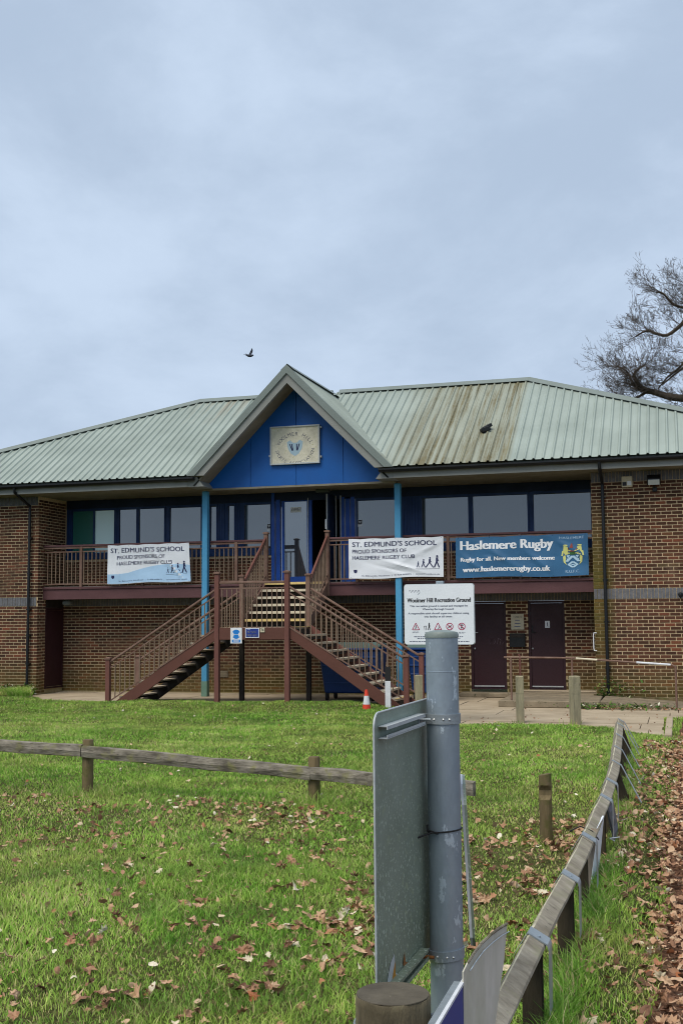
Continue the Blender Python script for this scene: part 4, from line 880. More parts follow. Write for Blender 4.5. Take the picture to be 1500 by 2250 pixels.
# ================================================================== THINGS IN FRONT OF THE PAVILION
# recreation ground board
rb = thing('information_board', (12.05, -5.5, 0), 'white recreation ground rules board on a post behind the grey pole', 'sign')
bx0, bx1, bz0, bz1, bv = 11.425, 12.675, 1.35, 2.41, -5.52
def rrect(x0, x1, z0, z1, r, n_=5):
    pts = []
    for (cx, cz, a) in ((x1 - r, z0 + r, -90), (x1 - r, z1 - r, 0), (x0 + r, z1 - r, 90), (x0 + r, z0 + r, 180)):
        for i in range(n_ + 1): t = R(a + 90 * i / n_); pts.append((cx + r * math.cos(t), cz + r * math.sin(t)))
    return pts
b = B(); b.prism([(x, bv, z) for x, z in rrect(bx0, bx1, bz0, bz1, .05)], (0, .014, 0)); b.build('board', 'vinyl', rb)
box('post', (12.00, bv + .02, 0), (12.13, bv + .13, 2.47), 'galv', rb, .006)
b = B(); b.prism([(x, bv + .016, z) for x, z in rrect(bx0 - .006, bx1 + .012, bz0 - .004, bz1 + .012, .05)], (0, .02, 0)); b.build('frame', 'frame', rb)
f1 = lambda x, y: (bx0 + x, bv - .0015, bz0 + y)
f1e = lambda x, y, e=0.0: (bx0 + x, bv - .0015 - e, bz0 + y); HASL[0] = True
b = B(); lettering(b, 'Woolmer Hill Recreation Ground', .055, .745, 1.14, .078, f1e, .06); b.build('lettering', 'blackink', rb)
b = B()
lettering(b, 'This recreation ground is owned and managed by', .10, .655, 1.04, .042, f1e, .05); lettering(b, 'Waverley Borough Council', .33, .600, .56, .042, f1e, .05)
lettering(b, 'A responsible adult should supervise children using', .07, .525, 1.09, .042, f1e, .05); lettering(b, 'this facility at all times', .36, .468, .50, .042, f1e, .05)
for (x0, x1, z, h) in ((.17, .40, .13, .016), (.82, 1.06, .13, .016), (.23, .42, .10, .014), (.85, 1.0, .10, .014), (.09, .52, .045, .016), (.80, 1.16, .045, .016), (.15, .25, .22, .008), (.14, .26, .205, .008), (.37, .45, .21, .008), (.58, .68, .21, .008), (.77, .87, .21, .008), (.97, 1.09, .21, .008), (.98, 1.08, .195, .008)):
    x = x0
    while x < x1: wd = min(random.uniform(.02, .06), x1 - x); poly(b, f1, [(x, z), (x + wd, z), (x + wd, z + h), (x, z + h)]); x += wd + .012
vs = [(.09 + .19 * t, .945 + .02 * math.sin(t * 22)) for t in np.linspace(0, 1, 30)]
for p, r_ in zip(vs, vs[1:]): stroke(b, f1, p, r_, .007)
for p, r_ in (((.28, .945), (.285, .92)), ((.285, .92), (.25, .885))): stroke(b, f1, p, r_, .007)
HASL[0] = False; tag(b.build('small_print', 'inkgrey', rb), kind='stuff')
b = B(); ic = (.205, .415, .605, .815, 1.03); iz = .315
for x in (ic[0], ic[2]):
    for p, r_ in (((x - .065, iz - .055), (x + .065, iz - .055)), ((x + .065, iz - .055), (x, iz + .065)), ((x, iz + .065), (x - .065, iz - .055))): stroke(b, f1, p, r_, .013)
for x in (ic[3], ic[4]): disc(b, f1, x, iz, .065, 22, .051); stroke(b, lambda a, c: (bx0 + a, bv - .003, bz0 + c), (x - .042, iz + .042), (x + .042, iz - .042), .013)
b.build('warning_symbol', 'redink', rb)
b = B(); f3 = lambda a, c: (bx0 + a, bv - .0022, bz0 + c)
figure(b, f3, ic[0], iz - .045, .075); figure(b, f3, ic[1] + .03, iz - .06, .13, .02, .15); figure(b, f3, ic[2] + .015, iz - .045, .06, 0, .3)
for x, y in ((ic[1] - .05, iz - .06), (ic[1] - .02, iz - .06)): stroke(b, f3, (x, y), (x - .008, y + .07), .008)
stroke(b, f3, (ic[1] - .06, iz + .01), (ic[1] - .01, iz + .01), .008); poly(b, f3, [(ic[3] - .03, iz - .02), (ic[3] + .02, iz - .01), (ic[3] + .035, iz + .025), (ic[3], iz + .01)]); stroke(b, f3, (ic[3] - .025, iz - .03), (ic[3] - .02, iz), .01)
poly(b, f3, [(ic[4] - .03, iz + .015), (ic[4] + .03, iz + .015), (ic[4] + .02, iz + .035), (ic[4] - .02, iz + .035)]); stroke(b, f3, (ic[4], iz + .01), (ic[4] - .02, iz - .04), .012); stroke(b, f3, (ic[4], iz - .01), (ic[4] + .02, iz - .035), .012)
b.build('pictogram', 'blackink', rb)

# square timber bollards
def bollard(x, y, h, s, rot, label):
    t = thing('timber_bollard', (x, y, 0), label, 'bollard', 'square timber bollards along the paving edge')
    c_, s_ = math.cos(rot), math.sin(rot); pr = lambda k_, z: [(x + k_ * (a * c_ - d * s_), y + k_ * (a * s_ + d * c_), z) for a, d in ((-s / 2, -s / 2), (s / 2, -s / 2), (s / 2, s / 2), (-s / 2, s / 2))]
    b = B(); b.add(pr(1, -.1) + pr(1, h - .015) + pr(.86, h), [(0, 1, 5, 4), (1, 2, 6, 5), (2, 3, 7, 6), (3, 0, 4, 7), (4, 5, 9, 8), (5, 6, 10, 9), (6, 7, 11, 10), (7, 4, 8, 11), (8, 9, 10, 11)]); b.build('shaft', 'bollard', t, bevel=.006)
    b = B(); b.add(pr(1.03, h - .30) + pr(1.03, h - .285), [(0, 1, 5, 4), (1, 2, 6, 5), (2, 3, 7, 6), (3, 0, 4, 7), (0, 3, 2, 1), (4, 5, 6, 7)]); b.build('groove_band', 'bollard', t)
bollard(13.42, -5.34, .80, .135, R(10), 'square timber bollard in front of the right maroon door, left of its pair')
bollard(14.375, -5.50, .815, .15, R(32), 'pale square timber bollard nearest the right-hand brick wall')
bollard(11.60, -5.2, .80, .14, R(12), 'square timber bollard half hidden by the grey pole and road sign')
# black and white marker post
mp_ = thing('marker_post', (10.42, -2.75, 0), 'slim white marker post with black top at the foot of the stairs', 'marker post')
b = B(); b.box((10.36, -2.79, .02), (10.475, -2.76, .555)); b.build('white_section', 'conewhite', mp_, bevel=.004); b = B(); b.box((10.36, -2.79, .557), (10.475, -2.76, .84)); b.build('black_section', 'rubber', mp_, bevel=.004); box('foot', (10.34, -2.83, -.02), (10.50, -2.70, .018), 'rubber', mp_)
# traffic cone
cn = thing('traffic_cone', (10.107, -3.3, 0), 'small orange and white traffic cone on the grass by the stairs', 'traffic cone')
b = B(); b.box((9.99, -3.415, 0), (10.225, -3.185, .025)); b.build('base', 'rubber', cn, bevel=.01)
for nm, r0, z0, r1, z1, m in (('body', .085, .026, .072, .12, 'conered'), ('sleeve', .0725, .121, .047, .29, 'conewhite'), ('tip', .047, .291, .026, .41, 'conered')):
    b = B(); b.lathe((10.107, -3.3, 0), [(r0, z0), (r1, z1), (r1 - .015, z1 + .001)], 20); b.build(nm, m, cn, smooth=True)
# wheeled bins
def wheelie(x0, x1, y0, y1, label):
    t = thing('wheeled_bin', ((x0 + x1) / 2, (y0 + y1) / 2, 0), label, 'bin', 'large blue wheeled bins under the stairs')
    b = B(); ins = .10
    lo = [(x0 + ins, y0 + .12, .17), (x1 - ins, y0 + .12, .17), (x1 - ins, y1 - .04, .17), (x0 + ins, y1 - .04, .17)]; hi = [(x0 + .0, y0, 1.12), (x1, y0, 1.12), (x1, y1, 1.12), (x0, y1, 1.12)]
    b.add(lo + hi, [(0, 3, 2, 1), (4, 5, 6, 7), (0, 1, 5, 4), (1, 2, 6, 5), (2, 3, 7, 6), (3, 0, 4, 7)]); b.build('body', 'bin', t, bevel=.03)
    for k_ in range(4):
        z = .38 + k_ * .19; f_ = (z - .17) / .95; b = B(); b.box((x0 + ins * (1 - f_) + .02, y0 + .12 * (1 - f_) - .016, z), (x1 - ins * (1 - f_) - .02, y0 + .12 * (1 - f_) + .01, z + .035)); b.build('rib', 'bin', t, bevel=.006)
    b = B(); b.box((x0 - .03, y0 - .04, 1.121), (x1 + .03, y1 + .02, 1.17)); b.build('rim', 'bin', t, bevel=.012)
    b = B(); b.prism([(x0 - .01, y0 - .03, 1.172), (x0 - .01, (y0 + y1) / 2, 1.29), (x0 - .01, y1, 1.24), (x0 - .01, y1, 1.172)], (x1 - x0 + .02, 0, 0)); b.build('lid', 'binlid', t, bevel=.015)
    for (x, y) in ((x0 + .15, y0 + .17), (x1 - .15, y0 + .17), (x0 + .15, y1 - .12), (x1 - .15, y1 - .12)):
        b = B(); b.tube([(x - .025, y, .08), (x + .025, y, .08)], .08, 14); wv = b.build('wheel', 'rubber', t, smooth=True); box('bracket', (x - .04, y - .03, .10), (x + .04, y + .03, .172), 'gutter', wv)
wheelie(8.36, 9.72, -.93, .02, 'large blue wheeled bin under the right flight of stairs'); wheelie(10.30, 11.2, -.6, .05, 'blue wheeled bin behind the stair foot, mostly hidden by the grey pole')

# raised step, ramp and handrail at the right-hand doors
stp = thing('entrance_step', (13.4, -.5, 0), 'worn concrete step platform below the two maroon doors', 'step')
b = B(); b.prism([(12.53, -2.0, 0), (14.55, -2.0, 0), (14.45, VB, 0), (12.53, VB, 0)], (0, 0, .135)); b.build('platform', 'concrete', stp, bevel=.012)
b = B(); b.prism([(11.2, VB - .5, 0), (12.50, VB - .5, 0), (12.50, VB, 0), (11.2, VB, 0)], (0, 0, .10)); b.build('threshold_slab', 'concrete', stp, bevel=.012)
b = B(); b.prism([(12.62, VB - .42, .137), (14.34, VB - .42, .137), (14.34, VB, .137), (12.62, VB, .137)], (0, 0, .022)); b.build('door_ledge', 'slab', stp, bevel=.008)
b = B(); b.add([(14.56, -1.95, 0), (16.2, -1.95, 0), (16.2, -.12, 0), (14.56, -.12, 0), (14.56, -1.95, .135), (14.56, -.12, .135), (16.2, -1.95, .02), (16.2, -.12, .02)], [(0, 1, 6, 4), (4, 6, 7, 5), (1, 2, 7, 6), (0, 4, 5, 3), (2, 3, 5, 7), (0, 3, 2, 1)]); b.build('ramp', 'concrete', stp)
b = B(); b.beam((14.3, -.085, .10), (16.6, -.07, .0), .10, .12); b.build('edging_timber', 'fencepost', stp)
hr = thing('handrail', (14, -1.9, 0), 'brown tubular handrail with white taped ends along the entrance ramp', 'handrail')
b = B(); b.tube([(12.65, -1.9, 1.005), (13.7, -1.9, .998), (14.03, -1.9, .990)], .020, 10); b.tube([(14.03, -1.9, .990), (14.6, -1.9, .952), (15.96, -1.9, .862), (16.0, -1.9, .83)], .020, 10); b.build('rail', 'rail', hr, smooth=True)
b = B(); b.tube([(14.10, -1.9, .986), (14.52, -1.9, .957)], .0212, 10); b.build('tape', 'nosing', hr, smooth=True); b = B(); b.tube([(15.28, -1.9, .908), (15.93, -1.9, .864)], .0225, 10); b.build('tape', 'conewhite', hr, smooth=True)
for (x, h) in ((12.79, 1.0), (14.02, .985), (16.02, .85)): b = B(); b.tube([(x, -1.9, 0), (x, -1.9, h)], .022, 10); b.build('post', 'rail', hr, smooth=True)
b = B(); b.tube([(12.93, -1.55, .13), (12.93, -1.55, 1.02), (12.90, -1.55, 1.06)], .022, 10); b.build('post', 'newel', hr, smooth=True)
# ================================================================== FOREGROUND SIGNS AND POSTS
PX, PY = 15.32, -21.51
pole = thing('sign_pole', (PX, PY, 0), 'tall round galvanised steel sign pole standing in the foreground', 'pole')
b = B(); b.lathe((PX, PY, 0), [(.057, -.1), (.057, 1.738)], 40); b.build('shaft', 'galv', pole, smooth=True)
b = B(); b.lathe((PX, PY, 1.739), [(.0595, -.006), (.0595, .006), (.055, .013), (.030, .019), (.004, .021)], 40); b.build('cap', 'trim', pole, smooth=True)
b = B(); b.lathe((PX, PY, 1.615), [(.0572, -.002), (.0577, 0), (.0572, .002)], 40); b.build('weld_ring', 'galv', pole, smooth=True)
# road sign seen from behind
rs_ = thing('road_sign', (15.25, -21.8, .64), 'back of a lichen flecked grey road sign clipped to the steel pole', 'road sign')
pn, pf = Vector((15.232, -22.13, 0)), Vector((15.256, -21.28, 0)); pd = (pf - pn); PL = pd.length; pd.normalize(); pnrm = Vector((pd.y, -pd.x, 0))   # normal towards the viewer
def pp(s, z, off=0.0): p = pn + pd * s + pnrm * off; return (p.x, p.y, z)
b = B(); out_ = rrect(0, PL, .635, 1.515, .045, 6); b.prism([pp(s, z, 0) for s, z in out_], tuple(pnrm * -.003)); b.build('plate', 'plate', rs_)
# raised rim round the plate edge
b = B(); loop = [Vector(pp(s, z, .001)) for s, z in out_]; b.tube(loop + [loop[0]], .003, 6, cap=False); b.build('rim', 'frame', rs_, smooth=True)
for z in (1.455, .672):
    b = B()
    for dz in (-.020, .016): b.add([pp(.05, z + dz, .002), pp(.53, z + dz, .002), pp(.53, z + dz, .030), pp(.05, z + dz, .030), pp(.05, z + dz + .003, .002), pp(.53, z + dz + .003, .002), pp(.53, z + dz + .003, .030), pp(.05, z + dz + .003, .030)], [(0, 1, 2, 3), (4, 5, 6, 7), (0, 1, 5, 4), (1, 2, 6, 5), (2, 3, 7, 6), (3, 0, 4, 7)])
    for dz0, dz1 in ((-.016, -.008), (.008, .016)): b.add([pp(.05, z + dz0, .027), pp(.53, z + dz0, .027), pp(.53, z + dz1, .027), pp(.05, z + dz1, .027), pp(.05, z + dz0, .030), pp(.53, z + dz0, .030), pp(.53, z + dz1, .030), pp(.05, z + dz1, .030)], [(0, 1, 2, 3), (4, 5, 6, 7), (0, 1, 5, 4), (1, 2, 6, 5), (2, 3, 7, 6), (3, 0, 4, 7)])
    b.build('channel', 'frame' if z > 1 else 'plate', rs_)
def clip(z, mat, tilt=0.0):
    n_ = 40; b = B(); r0, r1 = .0575, .0615
    vs = []
    for i in range(n_):
        t = 2 * math.pi * i / n_; dz = tilt * math.cos(t)
        vs += [(PX + r1 * math.cos(t), PY + r1 * math.sin(t), z - .017 + dz), (PX + r1 * math.cos(t), PY + r1 * math.sin(t), z + .017 + dz), (PX + r0 * math.cos(t), PY + r0 * math.sin(t), z + .017 + dz), (PX + r0 * math.cos(t), PY + r0 * math.sin(t), z - .017 + dz)]
    b.add(vs, [(4 * i + a, 4 * ((i + 1) % n_) + a, 4 * ((i + 1) % n_) + (a + 1) % 4, 4 * i + (a + 1) % 4) for i in range(n_) for a in range(4)])
    o = b.build('clip', mat, rs_, smooth=True)
    b = B(); b.box((PX - .075, PY - .085, z - .014), (PX - .068, PY - .02, z + .014)); b.tube([(PX - .082, PY - .066, z), (PX - .030, PY - .066, z)], .0055, 8); b.tube([(PX - .086, PY - .066, z), (PX - .078, PY - .066, z)], .010, 6); b.build('bolt', 'strap' if mat == 'strap' else 'rust', o)
    b = B()
    for t in (-1.9, -1.35, -1.0): c = (PX + .062 * math.cos(t), PY + .062 * math.sin(t), z); b.lathe((c[0], c[1], c[2]), [(.001, -.004), (.004, 0), (.001, .004)], 6)
    b.build('rivet', 'steel', o)
clip(1.452, 'strap'); clip(.655, 'galv', .006)
fpl = lambda s, z: pp(s, z, .0016)
b = B(); poly(b, fpl, [(.10, .665), (.115, .70), (.155, .745), (.20, .76), (.21, .70), (.25, .685), (.24, .655), (.15, .65)]); b.build('peeled_patch', 'frame', rs_)
fpl = lambda s, z: pp(s, z, .0022)
b = B(); poly(b, fpl, [(.15, .665), (.18, .705), (.205, .735), (.208, .70), (.23, .675), (.20, .655)]); b.build('rust_stain', 'tape', rs_); b = B(); poly(b, fpl, [(.30, .70), (.32, .735), (.33, .70), (.36, .69), (.32, .685)]); b.build('rust_stain', 'rust', rs_)
# edge-on sign on the far side of the pole
es = thing('edge_on_sign', (15.39, -21.45, .7), 'thin white edged sign seen side on, right of the steel pole', 'sign')
b = B(); a0 = Vector((15.370, -21.47, 0)); dd = Vector((-.19, .982, 0)).normalized()
prof = [(0.0, 1.150), (.05, 1.215), (.30, 1.215), (.34, 1.19), (.34, .70), (.30, .665), (.03, .665), (0.0, .70)]
P = [a0 + dd * s + Vector((.026 * (1.215 - z) / .55, 0, z)) for s, z in prof]; b.prism(P, (.010, .001, 0)); b.build('plate', 'conewhite', es)
b = B(); b.prism([p + Vector((.0105, -.006, 0)) for p in P], (.009, .001, 0)); b.build('backing', 'plate', es)
ct = B(); ring = [(PX + .0595 * math.cos(t), PY + .0595 * math.sin(t), 1.070 + .006 * math.cos(t)) for t in np.linspace(0, 2 * math.pi, 30)]; ct.tube(ring, .0028, 6); ct.tube([(PX - .058, PY - .02, 1.085), (PX - .05, PY - .055, 1.075), (PX - .01, PY - .066, 1.066)], .0035, 6); ct.tube([(PX - .03, PY - .064, 1.070), (PX - .075, PY - .10, 1.056), (PX - .125, PY - .13, 1.046)], .0032, 6)
o = ct.build('cable_tie', 'rubber', None, smooth=True); tag(o, 'black cable tie with loose tail round the steel pole', 'cable tie')
# round wooden post in front
WX, WY, WT = 15.347, -22.389, .787
wp = thing('round_post', (WX, WY, 0), 'short thick round wooden post with a wire band, bottom of the picture', 'post')
b = B(); n_ = 36; prof = []
ringz = [(-.1, .100), (.5, .101), (WT - .02, .1018), (WT - .003, .1012), (WT, .099)]
vs = []
for (z, r) in ringz:
    for j in range(n_):
        t = 2 * math.pi * j / n_; rr = r * (1 + .006 * math.sin(3 * t + 1) + .003 * math.sin(7 * t)); 
        if z > .6 and -1.0 < (t - 2 * math.pi if t > math.pi else t) < -.45: rr *= .985 if z < WT - .01 else .96
        vs.append((WX + rr * math.cos(t), WY + rr * math.sin(t), z + (.0015 * math.sin(5 * t) if z > .7 else 0)))
vs.append((WX, WY, WT)); c = len(vs) - 1; te = B(); te.lathe((WX, WY, WT), [(.0985, .0005), (.098, .0025), (.06, .004), (.004, .005)], 36); te.build('end_grain', 'endgrain', wp, smooth=True)
b.add(vs, [(i * n_ + j, i * n_ + (j + 1) % n_, (i + 1) * n_ + (j + 1) % n_, (i + 1) * n_ + j) for i in range(len(ringz) - 1) for j in range(n_)] + [((len(ringz) - 1) * n_ + j, (len(ringz) - 1) * n_ + (j + 1) % n_, c) for j in range(n_)]); b.build('shaft', 'stump', wp, smooth=True)
ring = [(WX + .1045 * math.cos(t), WY + .1045 * math.sin(t), .712 + .004 * math.sin(t)) for t in np.linspace(0, 2 * math.pi, 40)]; b = B(); b.tube(ring, .0035, 6); b.build('wire_band', 'strap', wp, smooth=True)
# small blue sign and worn grey sign by the post
bs = thing('blue_sign', (15.495, -22.4, .3), 'blue faced sign plate bracketed to the round wooden post', 'sign')
b = B(); b.prism([(15.493, -22.13, .758), (15.493, -22.62, .758), (15.493, -22.62, .30), (15.493, -22.13, .30)], (.004, 0, 0)); b.build('plate', 'navyprint', bs)
b = B(); b.beam((15.495, -22.12, .760), (15.495, -22.63, .760), .010, .008); b.build('rim', 'conewhite', bs)
b = B(); b.beam((15.478, -22.14, .742), (15.478, -22.50, .742), .022, .030); b.build('channel', 'strap', bs)
b = B(); b.beam((15.44, -22.40, .715), (15.485, -22.36, .735), .03, .004); b.tube([(15.43, -22.36, .72), (15.47, -22.33, .735)], .006, 8); b.beam((15.45, -22.43, .70), (15.48, -22.40, .735), .02, .004); b.build('bracket', 'strap', bs)
ws = thing('worn_sign', (15.53, -22.0, .4), 'worn grey sign plate with curved top beside the foot of the steel pole', 'sign')
wpt = [(15.5, -22.166, .792), (15.509, -22.141, .812), (15.52, -22.11, .829), (15.536, -22.063, .848), (15.555, -22.01, .860), (15.573, -21.959, .867), (15.59, -21.912, .869), (15.58, -21.92, .764), (15.567, -21.939, .675), (15.555, -21.959, .587), (15.54, -21.983, .49), (15.535, -22.0, .30), (15.491, -22.144, .30)]
b = B(); b.prism(wpt, (-.004, .002, 0)); b.build('plate', worn('worn_grey_paint', S('#cbc7bd'), S('#a9a78f'), .9, 7, .7, (1, 1, .25)), ws)
b = B(); b.tube([Vector(p) + Vector((.006, -.002, -.022)) for p in wpt[1:7]], .0016, 6); b.build('scored_line', 'galv', ws); b = B(); b.tube([Vector(p) for p in wpt[1:7]], .0042, 6); b.build('rim', 'oldrail', ws)

# ---- top-rail fence running away on the right
rf = thing('rail_fence', (15.5, -15, 0), 'low weathered timber rail fence with galvanised straps running towards the pavilion', 'fence')
SQ = .082; SIN, COS = math.sin(R(32)), math.cos(R(32))     # square rail set on edge, its wide face to the right
FACE = [(0, 0), (SQ * COS, -SQ * SIN), (SQ * (COS - SIN), -SQ * (SIN + COS)), (-SQ * SIN, -SQ * COS)]
def rz(v): return .520 + .006 * math.sin(v * 2.1)
def rail_u(v): return float(np.interp(v, [-23.2, -21.5, -19.4, -16.7, -14.9, -10.0], [15.45, 15.48, 15.523, 15.543, 15.512, 15.325]))
def ridge_rail(v0, v1, n_=14):
    b = B(); c = .10; pr = []
    for i in range(4):
        p, q_ = Vector(FACE[i]), Vector(FACE[(i + 1) % 4]); k_ = c if i else .07; pr += [p.lerp(q_, k_), p.lerp(q_, 1 - (c if i < 3 else .07))]
    m_ = len(pr); rr = random.Random(int(v0 * 100))
    for i in range(n_ + 1):
        v = v0 + (v1 - v0) * i / n_; u_, z = rail_u(v) + rr.gauss(0, .0015), rz(v)
        for (a, w_) in pr: b.v.append((u_ + a + rr.gauss(0, .0012), v, z + w_ + rr.gauss(0, .0012)))
    for i in range(n_):
        for j in range(m_): b.f.append((i * m_ + j, i * m_ + (j + 1) % m_, (i + 1) * m_ + (j + 1) % m_, (i + 1) * m_ + j)); b.m.append(1 if j == m_ - 1 else 0)
    b.f += [tuple(range(m_)), tuple(range(n_ * m_, (n_ + 1) * m_))]; b.m += [0, 0]
    return b.build('rail', ['oldrail2', 'lichenedge'], rf)
ridge_rail(-23.2, -18.50); ridge_rail(-18.49, -14.92); ridge_rail(-14.91, -10.35)
strap_v = (-21.95, -20.66, -19.50, -18.40, -16.90, -15.97, -14.81, -13.61, -12.31, -11.1, -10.42)
for k_, v in enumerate(strap_v):
    u_ = rail_u(v); z = rz(v); far = v > -15.2; lean = .20 if far else .0
    x0, x1 = u_ - .035, u_ + (.045 if far or v < -19.2 else .022); zt = z - .075
    b = B(); b.add([(x0, v - .035, zt), (x1, v - .035, zt), (x1, v + .035, zt), (x0, v + .035, zt), (x0 + lean, v - .035, -.15), (x1 + lean, v - .035, -.15), (x1 + lean, v + .035, -.15), (x0 + lean, v + .035, -.15)], [(0, 1, 2, 3), (4, 7, 6, 5), (0, 4, 5, 1), (1, 5, 6, 2), (2, 6, 7, 3), (3, 7, 4, 0)])
    b.build('post', 'shadedpost', rf)  # posts beneath the rail: shade put into a darker timber colour
    if v < -21.5: continue
    g = .006; w2 = .050 if not far else .030; L_, R_ = FACE[3], FACE[1]
    pth = [(u_ + L_[0] * 1.35 - g, z + L_[1] * 1.35), (u_ + L_[0] - g, z + L_[1] + .002), (u_ - .003, z + g), (u_ + R_[0] + g, z + R_[1] + g)]
    if far: pth += [(u_ + R_[0] + .20 * (z + R_[1] - .16) / .45 + .03, .16)]
    else: pth += [(u_ + R_[0] + g + .006, z + R_[1] - .012), (u_ + R_[0] + g + .004, .215)]
    t_ = .005; vs = []; n_ = len(pth)
    for (x, zz) in pth: vs += [(x, v - w2, zz), (x, v + w2, zz), (x - t_ * .7, v + w2, zz - t_), (x - t_ * .7, v - w2, zz - t_)]
    b = B(); b.add(vs, [(4 * i + a, 4 * (i + 1) + a, 4 * (i + 1) + (a + 1) % 4, 4 * i + (a + 1) % 4) for i in range(n_ - 1) for a in range(4)] + [(0, 1, 2, 3), (4 * n_ - 4, 4 * n_ - 3, 4 * n_ - 2, 4 * n_ - 1)])
    sp_ = b.build('strap', 'strap', rf)
    if not far: b = B(); b.lathe((u_ + R_[0] * .55, v - .02, z + R_[1] * .55 + g + .004), [(.001, .004), (.006, .002), (.006, -.004)], 8); b.build('nail', 'galv', sp_)
# signs and a stake on the rail
ds = thing('dark_sign', (15.57, -16.6, .2), 'dark grey hanging sign with pale lettering on the side of the rail fence', 'sign')
c4 = [Vector((15.572, -16.92, .478)), Vector((15.583, -16.30, .436)), Vector((15.628, -16.30, .155)), Vector((15.626, -16.92, .205))]
fd = lambda s, t, o=0: tuple(c4[3].lerp(c4[2], s).lerp(c4[0].lerp(c4[1], s), t) + Vector((.003 + o, 0, o * .3)))
b = B(); b.prism(c4, (-.008, 0, -.002)); b.build('board', worn('dark_grey_board', S('#4a4e52'), S('#3b3f43'), .5, 5, .6), ds)
b = B()
for (s0, t0, w_, h_) in ((.18, .68, .55, .14), (.35, .44, .35, .12), (.15, .14, .65, .16)):
    x = s0
    while x < s0 + w_: poly(b, fd, [(x, t0), (x + .07, t0), (x + .07, t0 + h_), (x, t0 + h_)]); x += .10
b.build('lettering', 'inkgrey', ds)
b = B(); b.tube([(15.63, -16.95, .21), (15.60, -17.02, .24), (15.66, -16.90, .23)], .004, 6); b.build('cable_tie', 'conewhite', ds)
wsg = thing('white_sign', (15.53, -17.8, .1), 'narrow white sign panel leaning against the rail fence beside the stake', 'sign')
b = B(); b.prism([(15.575, -18.05, .485), (15.592, -17.6, .492), (15.545, -17.6, .11), (15.525, -18.0, .10)], (.012, 0, 0)); b.build('panel', 'vinyl', wsg)
sk = thing('wooden_stake', (15.5, -18.2, 0), 'pale bare wooden stake leaning on the rail fence', 'stake')
b = B(); b.beam((15.578, -18.14, .50), (15.50, -18.32, -.03), .040, .022, up=(0, 1, 0)); b.build('shaft', wood_mat('pale_stake_timber', S('#a09383'), S('#85796a'), (5, 5, .8)), sk)
b = B(); b.tube([(15.44, -18.26, .50), (15.50, -18.22, .525), (15.57, -18.2, .495), (15.605, -18.17, .44)], .004, 6); o = b.build('cable_tie', 'rubber', None, smooth=True); tag(o, 'dark cable tie holding the stake to the rail fence', 'cable tie')

# ---- knee-rail fence on the left
kf = thing('knee_rail_fence', (11.5, -14.5, 0), 'low grey post and rail fence crossing the grass on the left', 'fence')
def round_post(x, y, h, r, parent, notch=False, mat='fencepost'):
    b = B(); b.lathe((x, y, 0), [(r * 1.02, -.1), (r, h * .5), (r * .98, h - .008), (r * .90, h)], 18); o = b.build('post', mat, parent, smooth=True); return o
round_post(10.025, -14.37, .545, .060, kf); round_post(12.61, -14.54, .45, .060, kf); round_post(7.4, -14.2, .56, .060, kf); round_post(4.8, -14.05, .56, .060, kf); round_post(2.2, -13.9, .56, .060, kf)
def bar(p, q_, n_=7):
    p, q_ = Vector(p), Vector(q_); b = B(); prof = [(-.02, -.065), (.035, -.055), (.045, .0), (.028, .060), (-.02, .066)]; m_ = len(prof); d = (q_ - p).normalized(); sx = Vector((d.y, -d.x, 0)).normalized()
    for i in range(n_ + 1):
        c = p.lerp(q_, i / n_) + Vector((0, 0, .006 * math.sin(i * 1.9 + p.x)))
        for (a, z) in prof: b.v.append(tuple(c + sx * (a + .004 * math.sin(i * 2.3 + z * 40)) + Vector((0, 0, z + .003 * math.sin(i * 3.1 + a * 50)))))
    for i in range(n_):
        for j in range(m_): b.f.append((i * m_ + j, i * m_ + (j + 1) % m_, (i + 1) * m_ + (j + 1) % m_, (i + 1) * m_ + j)); b.m.append(0)
    b.f += [tuple(range(m_)), tuple(range(n_ * m_, (n_ + 1) * m_))]; b.m += [0, 0]; return b.build('rail', 'oldrail', kf)
bar((2.1, -13.96, .50), (4.79, -14.11, .50)); bar((4.8, -14.11, .50), (7.38, -14.27, .50)); bar((7.39, -14.27, .50), (9.99, -14.43, .428)); bar((10.0, -14.43, .427), (12.6, -14.60, .293)); bar((12.61, -14.60, .292), (14.33, -15.22, .288), 5)
npst = thing('notched_post', (15.035, -15.97, 0), 'lone round fence post with a notch cut below its top', 'post')
b = B(); n_ = 20; r = .052; vs = []; zs = [-.1, .25, .335, .345, .37, .41, .445, .452, .50, .535]; rings = []
for z in zs:
    for j in range(n_):
        t = 2 * math.pi * j / n_; x, y = r * math.cos(t), r * math.sin(t)
        if .337 < z < .45: y = max(y, -r + .045 * math.sin((z - .335) / .115 * math.pi) ** .5)
        vs.append((15.035 + x, -15.97 + y, z + (0.01 * math.cos(t) if z > .53 else 0)))
b.add(vs, [(i * n_ + j, i * n_ + (j + 1) % n_, (i + 1) * n_ + (j + 1) % n_, (i + 1) * n_ + j) for i in range(len(zs) - 1) for j in range(n_)] + [tuple((len(zs) - 1) * n_ + j for j in range(n_))]); b.build('shaft', 'fencepost', npst)

